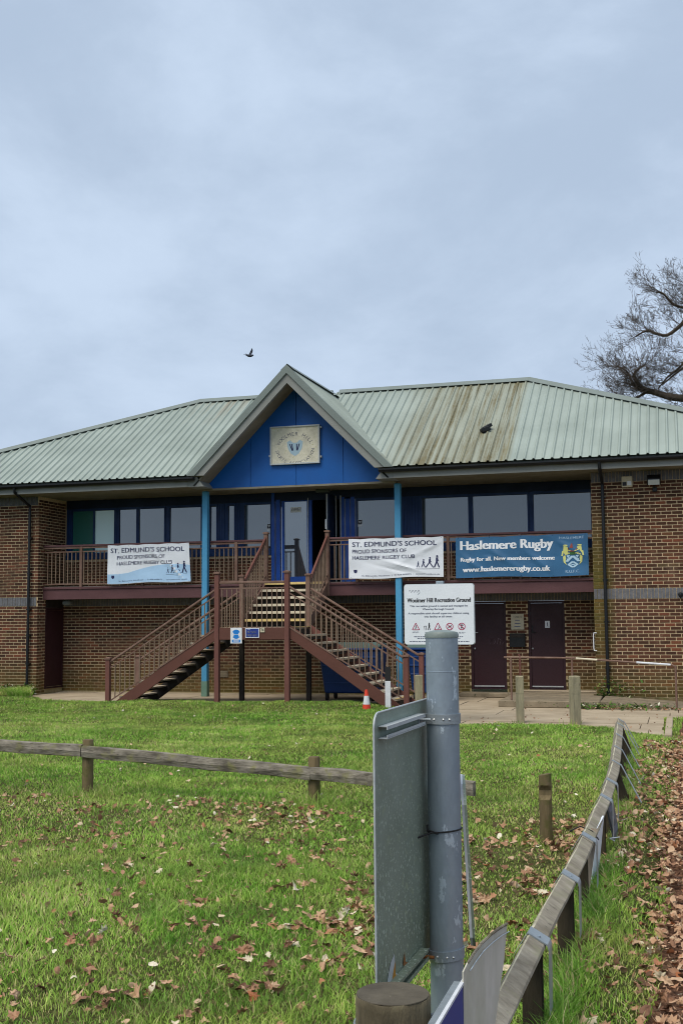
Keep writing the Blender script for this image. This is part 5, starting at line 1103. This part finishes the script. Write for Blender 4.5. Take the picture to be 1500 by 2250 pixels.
# ================================================================== GROUND
def sm(a, b_, x): t = np.clip((x - a) / (b_ - a), 0, 1); return t * t * (3 - 2 * t)
def ground_h(u, v):
    u = np.asarray(u, float); v = np.asarray(v, float)
    h = .012 * np.sin(u * 1.7 + .4 * v) + .010 * np.sin(v * 2.3 - u * .6) + .006 * np.sin(u * 5.1 + v * 3.7)
    h = h + .15 * np.exp(-((u - np.interp(v, [-23.2, -21.5, -19.4, -16.7, -14.9, -10.0], [15.47, 15.5, 15.545, 15.565, 15.53, 15.34]) - .10) / .15) ** 2) * sm(-9.0, -13.0, v)
    h = h + .065 * sm(-4.2, -2.6, v) * sm(10.9, 9.6, u)
    return h - .004
PAVE = [(1.2, -1.3), (2.3, -2.35), (4.05, -2.62), (4.6, -2.2), (10.2, -2.15), (10.75, -2.75), (11.7, -5.5), (12.55, -5.85), (13.5, -5.62), (14.4, -5.75), (15.05, -6.15), (15.45, -6.75), (15.84, -7.1), (15.80, -3.9), (19.0, -3.9), (19.0, 1.3), (.7, 1.3), (.7, -.35)]
def inside(px, py, P):
    px = np.asarray(px); py = np.asarray(py); c = np.zeros(px.shape, bool); j = len(P) - 1
    for i in range(len(P)):
        xi, yi = P[i]; xj, yj = P[j]
        with np.errstate(divide='ignore', invalid='ignore'): t = ((yi > py) != (yj > py)) & (px < (xj - xi) * (py - yi) / ((yj - yi) if yj != yi else 1e-9) + xi)
        c ^= t; j = i
    return c
def path_edge(v): return 15.93 + .012 * np.maximum(0, v + 18) + .03 * np.sin(v * 1.3) + .02 * np.sin(v * 4.1)
b = B(); b.add([(-400, -400, -.14), (400, -400, -.14), (400, 400, -.14), (-400, 400, -.14)], [(0, 1, 2, 3)]); o = b.build('ground', 'turf', None); tag(o, kind='structure')
def grid_sheet(name, us, vs_, hfun, keep, mat):
    U, V = np.meshgrid(us, vs_); H = hfun(U, V); nu = len(us); b = B(); b.v = [tuple(x) for x in np.stack([U.ravel(), V.ravel(), H.ravel()], 1)]
    cu, cv = (us[:-1] + us[1:]) / 2, (vs_[:-1] + vs_[1:]) / 2; CU, CV = np.meshgrid(cu, cv); K = keep(CU, CV)
    jj, ii = np.nonzero(K); b.f = [(j * nu + i, j * nu + i + 1, (j + 1) * nu + i + 1, (j + 1) * nu + i) for j, i in zip(jj, ii)]; b.m = [0] * len(b.f)
    o = b.build(name, mat, None, smooth=True, origin=(0, 0, 0)); return tag(o, kind='structure')
us = np.concatenate([np.arange(-40, -4, 2.0), np.arange(-4, 16.3, .12)]); vs_ = np.concatenate([np.arange(-60, -24, 2.0), np.arange(-24, 1.2, .12)])
lawn = grid_sheet('lawn', us, vs_, ground_h, lambda u, v: ~inside(u, v, PAVE) & (u < path_edge(v)) & ~((u > .6) & (v > -.4)) & (v < .05), 'turf')
us2 = np.arange(15.7, 24, .12); path = grid_sheet('leafy_path', us2, np.arange(-30, -3.6, .12), lambda u, v: ground_h(u, v) - .012 + .012 * np.sin(u * 9) * np.sin(v * 8), lambda u, v: (u > path_edge(v) - .06) & ~inside(u, v, PAVE), 'path')
# paving slabs: the paving outline cut into slabs with open joints
def clip_rect(P, x0, y0, x1, y1):
    def cut(P, f, inter):
        o_ = []
        for i in range(len(P)):
            a, c = P[i - 1], P[i]; fa, fc = f(a), f(c)
            if fc:
                if not fa: o_.append(inter(a, c))
                o_.append(c)
            elif fa: o_.append(inter(a, c))
        return o_
    ix = lambda X: (lambda a, c: (X, a[1] + (c[1] - a[1]) * (X - a[0]) / (c[0] - a[0]))); iy = lambda Y: (lambda a, c: (a[0] + (c[0] - a[0]) * (Y - a[1]) / (c[1] - a[1]), Y))
    for f, i_ in ((lambda p: p[0] >= x0, ix(x0)), (lambda p: p[0] <= x1, ix(x1)), (lambda p: p[1] >= y0, iy(y0)), (lambda p: p[1] <= y1, iy(y1))):
        if not P: return P
        P = cut(P, f, i_)
    return P
bed = B(); bed.add([(x, y, -.03) for x, y in PAVE], [tuple(range(len(PAVE)))]); pav_bed = bed.build('paving', 'path', None); tag(pav_bed, kind='structure')
y = -7.4; row = 0
while y < 1.3:
    hgt = (1.25, .95, 1.4, 1.1)[row % 4]; x = .6 - (.7 if row % 2 else 0)
    while x < 19:
        wd = random.choice((1.5, 1.9, 1.25, 2.2)); P = clip_rect(PAVE, x + .007, y + .007, x + wd - .007, y + hgt - .007)
        if len(P) > 2:
            ar = abs(sum(P[i - 1][0] * P[i][1] - P[i][0] * P[i - 1][1] for i in range(len(P)))) / 2
            if ar > .02: q_ = B(); dz = random.uniform(-.006, .006); q_.prism([(px, py, -.025) for px, py in P], (0, 0, .025 + dz)); q_.build('slab', 'slab', pav_bed)
        x += wd
    y += hgt; row += 1
kb = B(); kb.beam((15.905, -7.35, -.01), (15.905, -4.0, -.01), .11, .09); o = kb.build('kerb', 'slab', None, bevel=.01); tag(o, kind='structure')
gb = B(); 

# ================================================================== GRASS
def cam_px(P):
    d = P - np.array(CAM_POS); z = d @ np.array(_f); return 750 + FPX * (d @ np.array(_r)) / z, 1125 - FPX * (d @ np.array(_u)) / z, z
def sample(n_, v0, v1, u0=-3, u1=16.4):
    out = []; tot = 0
    for _ in range(60):
        if tot >= n_: break
        P = np.stack([rng.uniform(u0, u1, n_ * 2), rng.uniform(v0, v1, n_ * 2), np.zeros(n_ * 2)], 1); x, y, z = cam_px(P)
        P = P[(x > np.where(P[:, 1] < -15, -950, -450)) & (x < 1950) & (y < 2650) & (z > 1)]; out.append(P); tot += len(P)
    return np.concatenate(out)[:n_]
def value_noise(u, v, f, seed):
    r_ = np.random.default_rng(seed); T = r_.random((64, 64)); x, y = u * f, v * f; xi, yi = np.floor(x).astype(int), np.floor(y).astype(int); fx, fy = x - xi, y - yi; fx = fx * fx * (3 - 2 * fx); fy = fy * fy * (3 - 2 * fy)
    g = lambda a, c: T[a % 64, c % 64]
    return (g(xi, yi) * (1 - fx) + g(xi + 1, yi) * fx) * (1 - fy) + (g(xi, yi + 1) * (1 - fx) + g(xi + 1, yi + 1) * fx) * fy
def bare(u, v):
    """0..1: how thin and leafy the turf is"""
    k_ = np.exp(-((u - 14.9) / .8) ** 2 - ((v + 17.4) / 1.9) ** 2) * .9 + .5 * sm(15.55, 15.95, u) * (v < -8) + .36 * np.exp(-((v + 15.8) / 1.2) ** 2) * (u < 12.9)
    return np.clip(k_ + .7 * (value_noise(u, v, .9, 5) - .5), 0, 1)
GB = []
def blades(n_, v0, v1, hmin, hmax, wd, u0=-3, u1=16.4, mask=None, tone_shift=0.0):
    P = sample(n_, v0, v1, u0, u1); u, v = P[:, 0], P[:, 1]
    keep = ~inside(u, v, PAVE) & (u < path_edge(v) + .04) & (v < -.06) & ~((u > .65) & (v > -.5) & (u < 2.2)) & (rng.random(len(u)) > .55 * bare(u, v))
    if mask is not None: keep &= mask(u, v)
    u, v = u[keep], v[keep]; n_ = len(u); tuft = .6 * value_noise(u, v, 2.6, 9) + .4 * value_noise(u, v, 7.0, 10); h = (hmin + (hmax - hmin) * rng.random(n_) ** 1.4) * (.35 + 1.25 * tuft ** 1.3) * (1 - .5 * bare(u, v)); th = rng.uniform(0, 2 * np.pi, n_); ln = rng.uniform(.2, 1.5, n_) * h; ld = rng.uniform(0, 2 * np.pi, n_)
    z = ground_h(u, v); dx, dy = np.cos(th) * wd / 2, np.sin(th) * wd / 2; ax, ay = np.cos(ld) * ln, np.sin(ld) * ln
    V = np.zeros((n_, 5, 3)); V[:, 0] = np.stack([u - dx, v - dy, z - .005], 1); V[:, 1] = np.stack([u + dx, v + dy, z - .005], 1)
    V[:, 2] = np.stack([u - dx * .75 + ax * .35, v - dy * .75 + ay * .35, z + h * .6], 1); V[:, 3] = np.stack([u + dx * .75 + ax * .35, v + dy * .75 + ay * .35, z + h * .6], 1); V[:, 4] = np.stack([u + ax, v + ay, z + h], 1)
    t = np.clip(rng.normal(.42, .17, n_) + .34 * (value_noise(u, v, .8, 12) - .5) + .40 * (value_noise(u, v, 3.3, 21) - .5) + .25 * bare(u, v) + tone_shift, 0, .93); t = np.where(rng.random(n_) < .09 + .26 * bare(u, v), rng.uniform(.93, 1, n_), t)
    GB.append((V, t))
near_m = None
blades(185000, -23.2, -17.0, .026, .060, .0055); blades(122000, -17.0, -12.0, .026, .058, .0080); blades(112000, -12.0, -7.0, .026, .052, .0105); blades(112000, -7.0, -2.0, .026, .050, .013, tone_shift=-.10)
def near_any(pts, r): return lambda u, v: np.min(np.stack([(u - a) ** 2 + (v - c) ** 2 for a, c in pts]), 0) < r * r
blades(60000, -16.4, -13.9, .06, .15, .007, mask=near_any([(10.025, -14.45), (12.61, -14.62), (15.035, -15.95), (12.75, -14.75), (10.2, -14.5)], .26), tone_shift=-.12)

def rail_np(v): return np.interp(v, [-23.2, -21.5, -19.4, -16.7, -14.9, -10.0], [15.47, 15.5, 15.545, 15.565, 15.53, 15.34])
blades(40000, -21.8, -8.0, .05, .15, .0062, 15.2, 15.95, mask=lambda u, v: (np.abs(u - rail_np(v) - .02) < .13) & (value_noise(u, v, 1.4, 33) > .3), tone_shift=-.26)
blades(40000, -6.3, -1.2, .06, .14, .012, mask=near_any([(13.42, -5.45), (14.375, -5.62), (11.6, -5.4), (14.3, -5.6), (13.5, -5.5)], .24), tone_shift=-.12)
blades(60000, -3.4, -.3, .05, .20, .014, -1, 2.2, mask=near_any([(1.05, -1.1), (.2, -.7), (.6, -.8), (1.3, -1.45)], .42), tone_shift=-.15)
V = np.concatenate([g[0] for g in GB]).reshape(-1, 3); T = np.repeat(np.concatenate([g[1] for g in GB]), 5); nb = len(V) // 5
me = bpy.data.meshes.new('grass'); idx = np.arange(nb)[:, None] * 5; tri = (idx + np.array([0, 1, 3, 0, 3, 2, 2, 3, 4])[None, :]).ravel()
me.vertices.add(len(V)); me.vertices.foreach_set('co', V.ravel()); me.loops.add(len(tri)); me.loops.foreach_set('vertex_index', tri); me.polygons.add(nb * 3); me.polygons.foreach_set('loop_start', np.arange(nb * 3) * 3); me.polygons.foreach_set('loop_total', np.full(nb * 3, 3)); me.update(calc_edges=True)
a_ = me.attributes.new('tone', 'FLOAT', 'POINT'); a_.data.foreach_set('value', T); me.materials.append(MAT['grass']); o = bpy.data.objects.new('grass', me); COL.objects.link(o); tag(o, kind='stuff')

# ================================================================== FALLEN LEAVES
def leaf_outline(kind, r_):
    if kind == 0: a = [(0, -.5), (.10, -.32), (.24, -.30), (.17, -.12), (.34, -.02), (.20, .08), (.27, .26), (.11, .28), (0, .5), (-.11, .28), (-.27, .26), (-.20, .08), (-.34, -.02), (-.17, -.12), (-.24, -.30), (-.10, -.32)]
    elif kind == 1: a = [(0, -.5), (.18, -.35), (.30, -.05), (.22, .25), (0, .5), (-.22, .25), (-.30, -.05), (-.18, -.35)]
    else: a = [(0, -.45), (.15, -.28), (.45, -.30), (.30, -.05), (.48, .15), (.20, .14), (.0, .5), (-.20, .14), (-.48, .15), (-.30, -.05), (-.45, -.30), (-.15, -.28)]
    return [(x * r_.uniform(.85, 1.15), y * r_.uniform(.9, 1.1)) for x, y in a]
LV = []
for k_ in range(10):
    r_ = np.random.default_rng(100 + k_); out2 = leaf_outline((0, 0, 2, 1, 0, 1, 0, 1, 0, 0)[k_], r_); curl, twist, cup = r_.uniform(.4, 2.6), r_.uniform(-1.4, 1.4), r_.uniform(-.6, 1.8)
    pts = [(0, 0)] + [(x * .5, y * .5) for x, y in out2] + out2
    vs = [(x, y, curl * x * x * .9 + twist * x * y + cup * y * y * .5 + r_.normal(0, .045)) for x, y in pts]; n_ = len(out2)
    fs = [(0, 1 + i, 1 + (i + 1) % n_) for i in range(n_)] + [t for i in range(n_) for t in ((1 + i, 1 + n_ + i, 1 + n_ + (i + 1) % n_), (1 + i, 1 + n_ + (i + 1) % n_, 1 + (i + 1) % n_))]
    m_ = bpy.data.meshes.new('leaf'); m_.from_pydata(vs, [], fs); m_.materials.append(MAT['leaf1']); LV.append((m_, np.array(vs), np.array(fs)))
def clusters(n_, v0, v1, u0, u1, k_, sp, bg_=.3, dens=None):
    c = np.stack([rng.uniform(u0, u1, k_), rng.uniform(v0, v1, k_)], 1); w_ = rng.random(k_) ** 2 + .1; w_ /= w_.sum(); i = rng.choice(k_, n_, p=w_); P = c[i] + rng.normal(0, 1, (n_, 2)) * sp * rng.uniform(.5, 1.5, (n_, 1))
    m = rng.random(n_) < bg_; P[m] = np.stack([rng.uniform(u0, u1, m.sum()), rng.uniform(v0, v1, m.sum())], 1); P = P[(P[:, 0] > u0 - .4) & (P[:, 0] < u1 + .4)]; return P
LP = []
def leaves(P, s0, s1, lift, tone=None):
    for (x, y) in P: LP.append((x, y, rng.uniform(s0, s1) * (.72 + .4 * rng.random()), lift + rng.uniform(0, .018), (rng.random() if tone is None else np.clip(rng.normal(tone, .2), 0, 1))))
ok = lambda P: P[~inside(P[:, 0], P[:, 1], PAVE)]
leaves(ok(clusters(520, -17.4, -14.8, 8.6, 13.6, 50, .13, .35)), .045, .085, .014); leaves(ok(clusters(470, -21.4, -17.3, 12.2, 15.2, 54, .07, .35)), .05, .10, .012)
leaves(ok(clusters(760, -19.8, -15.2, 13.9, 15.5, 24, .17, .25)), .05, .10, .012); leaves(ok(clusters(1150, -21.9, -8.0, 15.6, 16.05, 60, .10, .4)), .045, .085, .008)
P = np.stack([rng.uniform(15.85, 17.2, 9000), rng.uniform(-22.5, -7.0, 9000)], 1); P = P[P[:, 0] > path_edge(P[:, 1]) - .04 + rng.normal(0, .06, len(P))]; leaves(P, .035, .085, .003)
leaves(ok(clusters(150, -14.4, -8.0, 8, 15.3, 30, .25, .6)), .04, .075, .02, .8); leaves(ok(clusters(60, -8, -3, 2, 15, 20, .5, .8)), .04, .075, .02, .9)
leaves(ok(np.stack([rng.uniform(8.5, 15.3, 1100), rng.uniform(-21.8, -14.6, 1100)], 1)), .018, .045, .012, .62); leaves(ok(np.stack([rng.uniform(9.0, 14.5, 160), rng.uniform(-21.8, -16, 160)], 1)), .05, .09, .014)
P = np.stack([rng.uniform(14.4, 16.2, 110), rng.uniform(-2.35, -2.0, 110)], 1); leaves(P, .04, .08, .004); P = np.stack([rng.uniform(12.4, 16, 60), rng.uniform(-7, -2.4, 60)], 1); leaves(P, .03, .06, .004)
A = np.array([p[:4] for p in LP]); Z = ground_h(A[:, 0], A[:, 1]); Z = np.where(inside(A[:, 0], A[:, 1], PAVE), 0.004, Z) + A[:, 3]
xp, yp, zp = cam_px(np.stack([A[:, 0], A[:, 1], Z], 1)); vis = (xp > 5) & (xp < 1495) & (yp < 2245); 
hidden = (xp > 800) & (xp < 1030) & (yp > 1560); size = np.where(vis & ~hidden, A[:, 2] / zp, 0); order = np.argsort(-size)
nL = sum(1 for i in order[:290] if A[i, 0] < path_edge(A[i, 1])); single = set(order[:290].tolist())
bv, bf, bt = [], [], []; off = 0
for i, (x, y, s, lift, tn) in enumerate(LP):
    k_ = int(rng.integers(0, 10)); rx, ry, rz2 = rng.normal(0, .45), rng.normal(0, .45), rng.uniform(0, 6.28); flip = math.pi if rng.random() < .35 else 0
    if i in single:
        par = path if x > path_edge(y) - .02 else lawn
        put('leaf', LV[k_][0], (x, y, Z[i] + .012), par, (rx + flip, ry, rz2), (s, s, s))
    else:
        Mx = np.array(Matrix.Rotation(rz2, 3, 'Z') @ Matrix.Rotation(ry, 3, 'Y') @ Matrix.Rotation(rx + flip, 3, 'X')); vv = (LV[k_][1] * s) @ Mx.T + np.array([x, y, Z[i] + .010]); bv.append(vv); bf.append(LV[k_][2] + off); off += len(vv); bt += [tn] * len(vv)
V = np.concatenate(bv); F = np.concatenate(bf); me = bpy.data.meshes.new('leaf_litter'); me.vertices.add(len(V)); me.vertices.foreach_set('co', V.ravel()); me.loops.add(F.size); me.loops.foreach_set('vertex_index', F.ravel().astype(np.int32)); me.polygons.add(len(F)); me.polygons.foreach_set('loop_start', np.arange(len(F)) * 3); me.polygons.foreach_set('loop_total', np.full(len(F), 3)); me.update(calc_edges=True)
a_ = me.attributes.new('tone', 'FLOAT', 'POINT'); a_.data.foreach_set('value', np.array(bt, dtype=np.float32)); me.materials.append(MAT['leaf']); o = bpy.data.objects.new('leaf_litter', me); COL.objects.link(o); tag(o, kind='stuff')

# ---- weeds at the foot of the walls
def weeds(name, pts, n_, hmax, label, white=.15):
    b = B()
    for _ in range(n_):
        cx, cy, r_ = pts[random.randrange(len(pts))]; x, y = cx + random.gauss(0, r_), cy + random.gauss(0, r_ * .35); z = random.uniform(.02, hmax) * random.random() ** .4; s = random.uniform(.018, .05); t = random.uniform(.88, 1) if random.random() < white else random.uniform(0, .85)
        a = random.uniform(0, 6.28); ti = random.gauss(0, .5); d = Vector((math.cos(a), math.sin(a), ti)) * s; e_ = Vector((-math.sin(a), math.cos(a), random.gauss(0, .4))) * s * .5; p = Vector((x, y, z))
        b.add([p - d, p + e_, p + d, p - e_], [(0, 1, 2, 3)], t)
    o = b.build(name, 'weed', None); return tag(o, label, 'weeds', None, 'stuff')
weeds('weed_clump', [(-.6, -.25, .35), (.1, -.22, .25), (-.2, -.3, .4), (.62, -.18, .10)], 900, .30, 'leafy weeds with pale flowers at the foot of the left brick wall', .3)
weeds('weed_clump', [(14.75, -.14, .18), (14.95, -.12, .25), (14.55, -.2, .08)], 330, .55, 'straggly weeds growing beside the right downpipe above the ramp', .12)
weeds('weed_clump', [(14.8, -2.12, .35), (14.3, -2.1, .25), (15.4, -2.1, .35)], 420, .13, 'low weeds and debris along the front edge of the ramp', .1)
o = box('wall_kerb', (-3.5, -.62, -.05), (.35, -.52, .075), 'concrete', None, .01); tag(o, kind='structure')

# ================================================================== TREE AND BIRD
tr = thing('bare_tree', (18.9, 29.0, 0), 'large bare oak tree with spreading twigs rising behind the right end of the roof', 'tree')
LIMB = [([(19.1, 29.8, -.2), (19.05, 29.3, 5.0), (18.8, 28.9, 9.5), (18.6, 28.7, 11.6), (18.9, 28.5, 14.1), (19.2, 28.4, 16.2), (19.3, 28.3, 17.3)], .55, .10),
 ([(18.586, 28.723, 11.0), (17.416, 28.322, 11.763), (16.53, 28.041, 11.976), (15.64, 27.772, 12.066), (14.953, 27.549, 12.278), (14.365, 27.356, 12.489), (14.118, 27.251, 12.821), (14.049, 27.203, 13.109), (14.257, 27.237, 13.375), (14.5, 27.294, 13.518)], .27, .035),
 ([(15.64, 27.772, 12.0), (15.051, 27.582, 12.236), (14.498, 27.412, 12.323), (14.109, 27.277, 12.532), (13.92, 27.193, 12.822), (13.698, 27.083, 13.277), (13.308, 26.948, 13.486)], .13, .03),
 ([(14.558, 27.429, 12.323), (14.152, 27.334, 12.079), (13.753, 27.225, 12.0), (13.36, 27.09, 12.107)], .09, .025),
 ([(18.615, 28.65, 12.0), (17.07, 28.074, 13.249), (16.383, 27.852, 13.46), (15.876, 27.734, 13.156), (15.263, 27.604, 12.646)], .15, .03),
 ([(18.87, 28.563, 13.645), (17.524, 28.046, 14.892), (16.703, 27.713, 15.826), (16.149, 27.601, 15.316), (15.539, 27.466, 14.868), (15.045, 27.313, 14.954), (14.653, 27.185, 15.081), (14.148, 27.063, 14.818)], .17, .03),
 ([(18.898, 28.49, 14.469), (17.545, 27.991, 15.51), (16.769, 27.712, 16.031), (16.375, 27.59, 16.096), (15.884, 27.432, 16.245), (15.405, 27.24, 16.764), (15.109, 27.149, 16.807)], .14, .03),
 ([(18.856, 28.599, 13.233), (17.694, 28.177, 14.067), (16.72, 27.84, 14.59), (16.404, 27.798, 14.078), (16.085, 27.765, 13.463), (15.472, 27.635, 12.953), (15.058, 27.564, 12.442)], .13, .03),
 ([(19.026, 28.447, 15.291), (17.977, 28.017, 16.25), (17.212, 27.711, 16.95), (16.723, 27.547, 17.05)], .12, .03),
 ([(18.608, 28.668, 11.5), (17.8, 28.471, 11.389), (16.812, 28.171, 11.5), (16.213, 28.005, 11.402), (15.607, 27.857, 11.099)], .13, .03),
 ([(18.9, 28.6, 11.8), (20.3, 28.9, 12.6), (21.8, 29.0, 13.4), (23.2, 29.3, 13.8)], .25, .05), ([(19.0, 28.5, 14.0), (20.2, 28.0, 15.6), (21.5, 27.6, 17.0)], .16, .04), ([(18.9, 28.6, 13.0), (19.2, 30.0, 14.6), (19.4, 31.5, 16.0)], .16, .04)]
tb = B()
trs = random.Random(4)
def smooth_pts(P, k_=3):
    P = [Vector(p) for p in P]; o_ = []
    for i in range(len(P) - 1):
        p0, p1, p2, p3 = P[max(i - 1, 0)], P[i], P[i + 1], P[min(i + 2, len(P) - 1)]
        for j in range(k_): t = j / k_; o_.append(.5 * ((2 * p1) + (p2 - p0) * t + (2 * p0 - 5 * p1 + 4 * p2 - p3) * t * t + (3 * p1 - p0 - 3 * p2 + p3) * t ** 3))
    return o_ + [P[-1]]
TW = B(); CTR = Vector((19.0, 28.6, 13.0))
def twig(p, d, L, r, lev):
    n_ = 4; pts = [p]; rr = [r]; d = d.normalized()
    for i in range(n_):
        d = (d + Vector((trs.gauss(0, .13), trs.gauss(0, .13), trs.gauss(.05, .13)))).normalized(); p = p + d * (L / n_); pts.append(p); rr.append(max(r * (1 - .22 * (i + 1)), .0045))
    TW.tube(pts, rr, 3, cap=False)
    if lev < 3:
        for _ in range((6, 4, 3)[lev]):
            i = trs.randint(1, n_); q_ = pts[i]; dd = (pts[i] - pts[i - 1]).normalized() + Vector((trs.gauss(0, .55), trs.gauss(0, .55), trs.gauss(.12, .5))); twig(q_, dd, L * trs.uniform(.40, .62), max(rr[i] * .6, .004), lev + 1)
for li, (P, r0, r1) in enumerate(LIMB):
    P = smooth_pts(P); n_ = len(P); rr = [r0 + (r1 - r0) * (i / (n_ - 1)) ** .7 for i in range(n_)]; tb.tube(P, rr, 9 if r0 > .2 else 6)
    for i in range(3 if li else 13, n_):
        for _ in range(1 if (i % 3 or r0 > .3) else 2):
            out_d = (P[i] - CTR).normalized(); d = (P[i] - P[i - 1]).normalized() * .5 + out_d * .8 + Vector((trs.gauss(0, .55), trs.gauss(0, .55), trs.gauss(.1, .55))); twig(P[i], d, trs.uniform(.7, 1.45), min(rr[i] * .45, .017), 0)
tb.build('trunk', 'bark', tr, smooth=True); TW.build('crown', 'twig', tr); tr.location = tr.location + Vector((.5, .1, -.32))
bd = thing('flying_bird', (2.74, 9.48, 10.63), 'grey bird with raised wings flying in the sky left of the gable', 'bird')
bc = Vector((2.74, 9.48, 10.56)); rt, upv, fw = _r0.copy(), Vector((0, 0, 1)), Vector((-math.sin(YAW), math.cos(YAW), 0))
b = B(); b.tube([bc - rt * .15 + upv * .035, bc - rt * .10 + upv * .02, bc - rt * .04, bc + rt * .03 - upv * .004, bc + rt * .085 + upv * .004, bc + rt * .115 + upv * .016, bc + rt * .14 + upv * .014], [.010, .022, .042, .047, .036, .026, .004], 10); b.build('body', 'bird', bd, smooth=True)
def wing(pts, th): b = B(); b.prism(pts, th); return b.build('wing', 'bird', bd)
wing([bc - rt * .035 + upv * .02, bc + rt * .05 + upv * .02, bc + rt * .10 + upv * .12, bc + rt * .108 + upv * .19, bc + rt * .088 + upv * .245 - fw * .08, bc + rt * .055 + upv * .20, bc + rt * .01 + upv * .11], tuple(fw * .012))
wing([bc - rt * .045 + upv * .02, bc - rt * .0 + upv * .025 + fw * .04, bc - rt * .09 + upv * .09 + fw * .15, bc - rt * .16 + upv * .135 + fw * .25, bc - rt * .11 + upv * .075 + fw * .12], (0, 0, -.010))
b = B(); b.prism([bc - rt * .13 + upv * .03, bc - rt * .19 + upv * .03 - fw * .02, bc - rt * .19 + upv * .03 + fw * .02], (0, 0, .008)); b.build('tail', 'bird', bd)
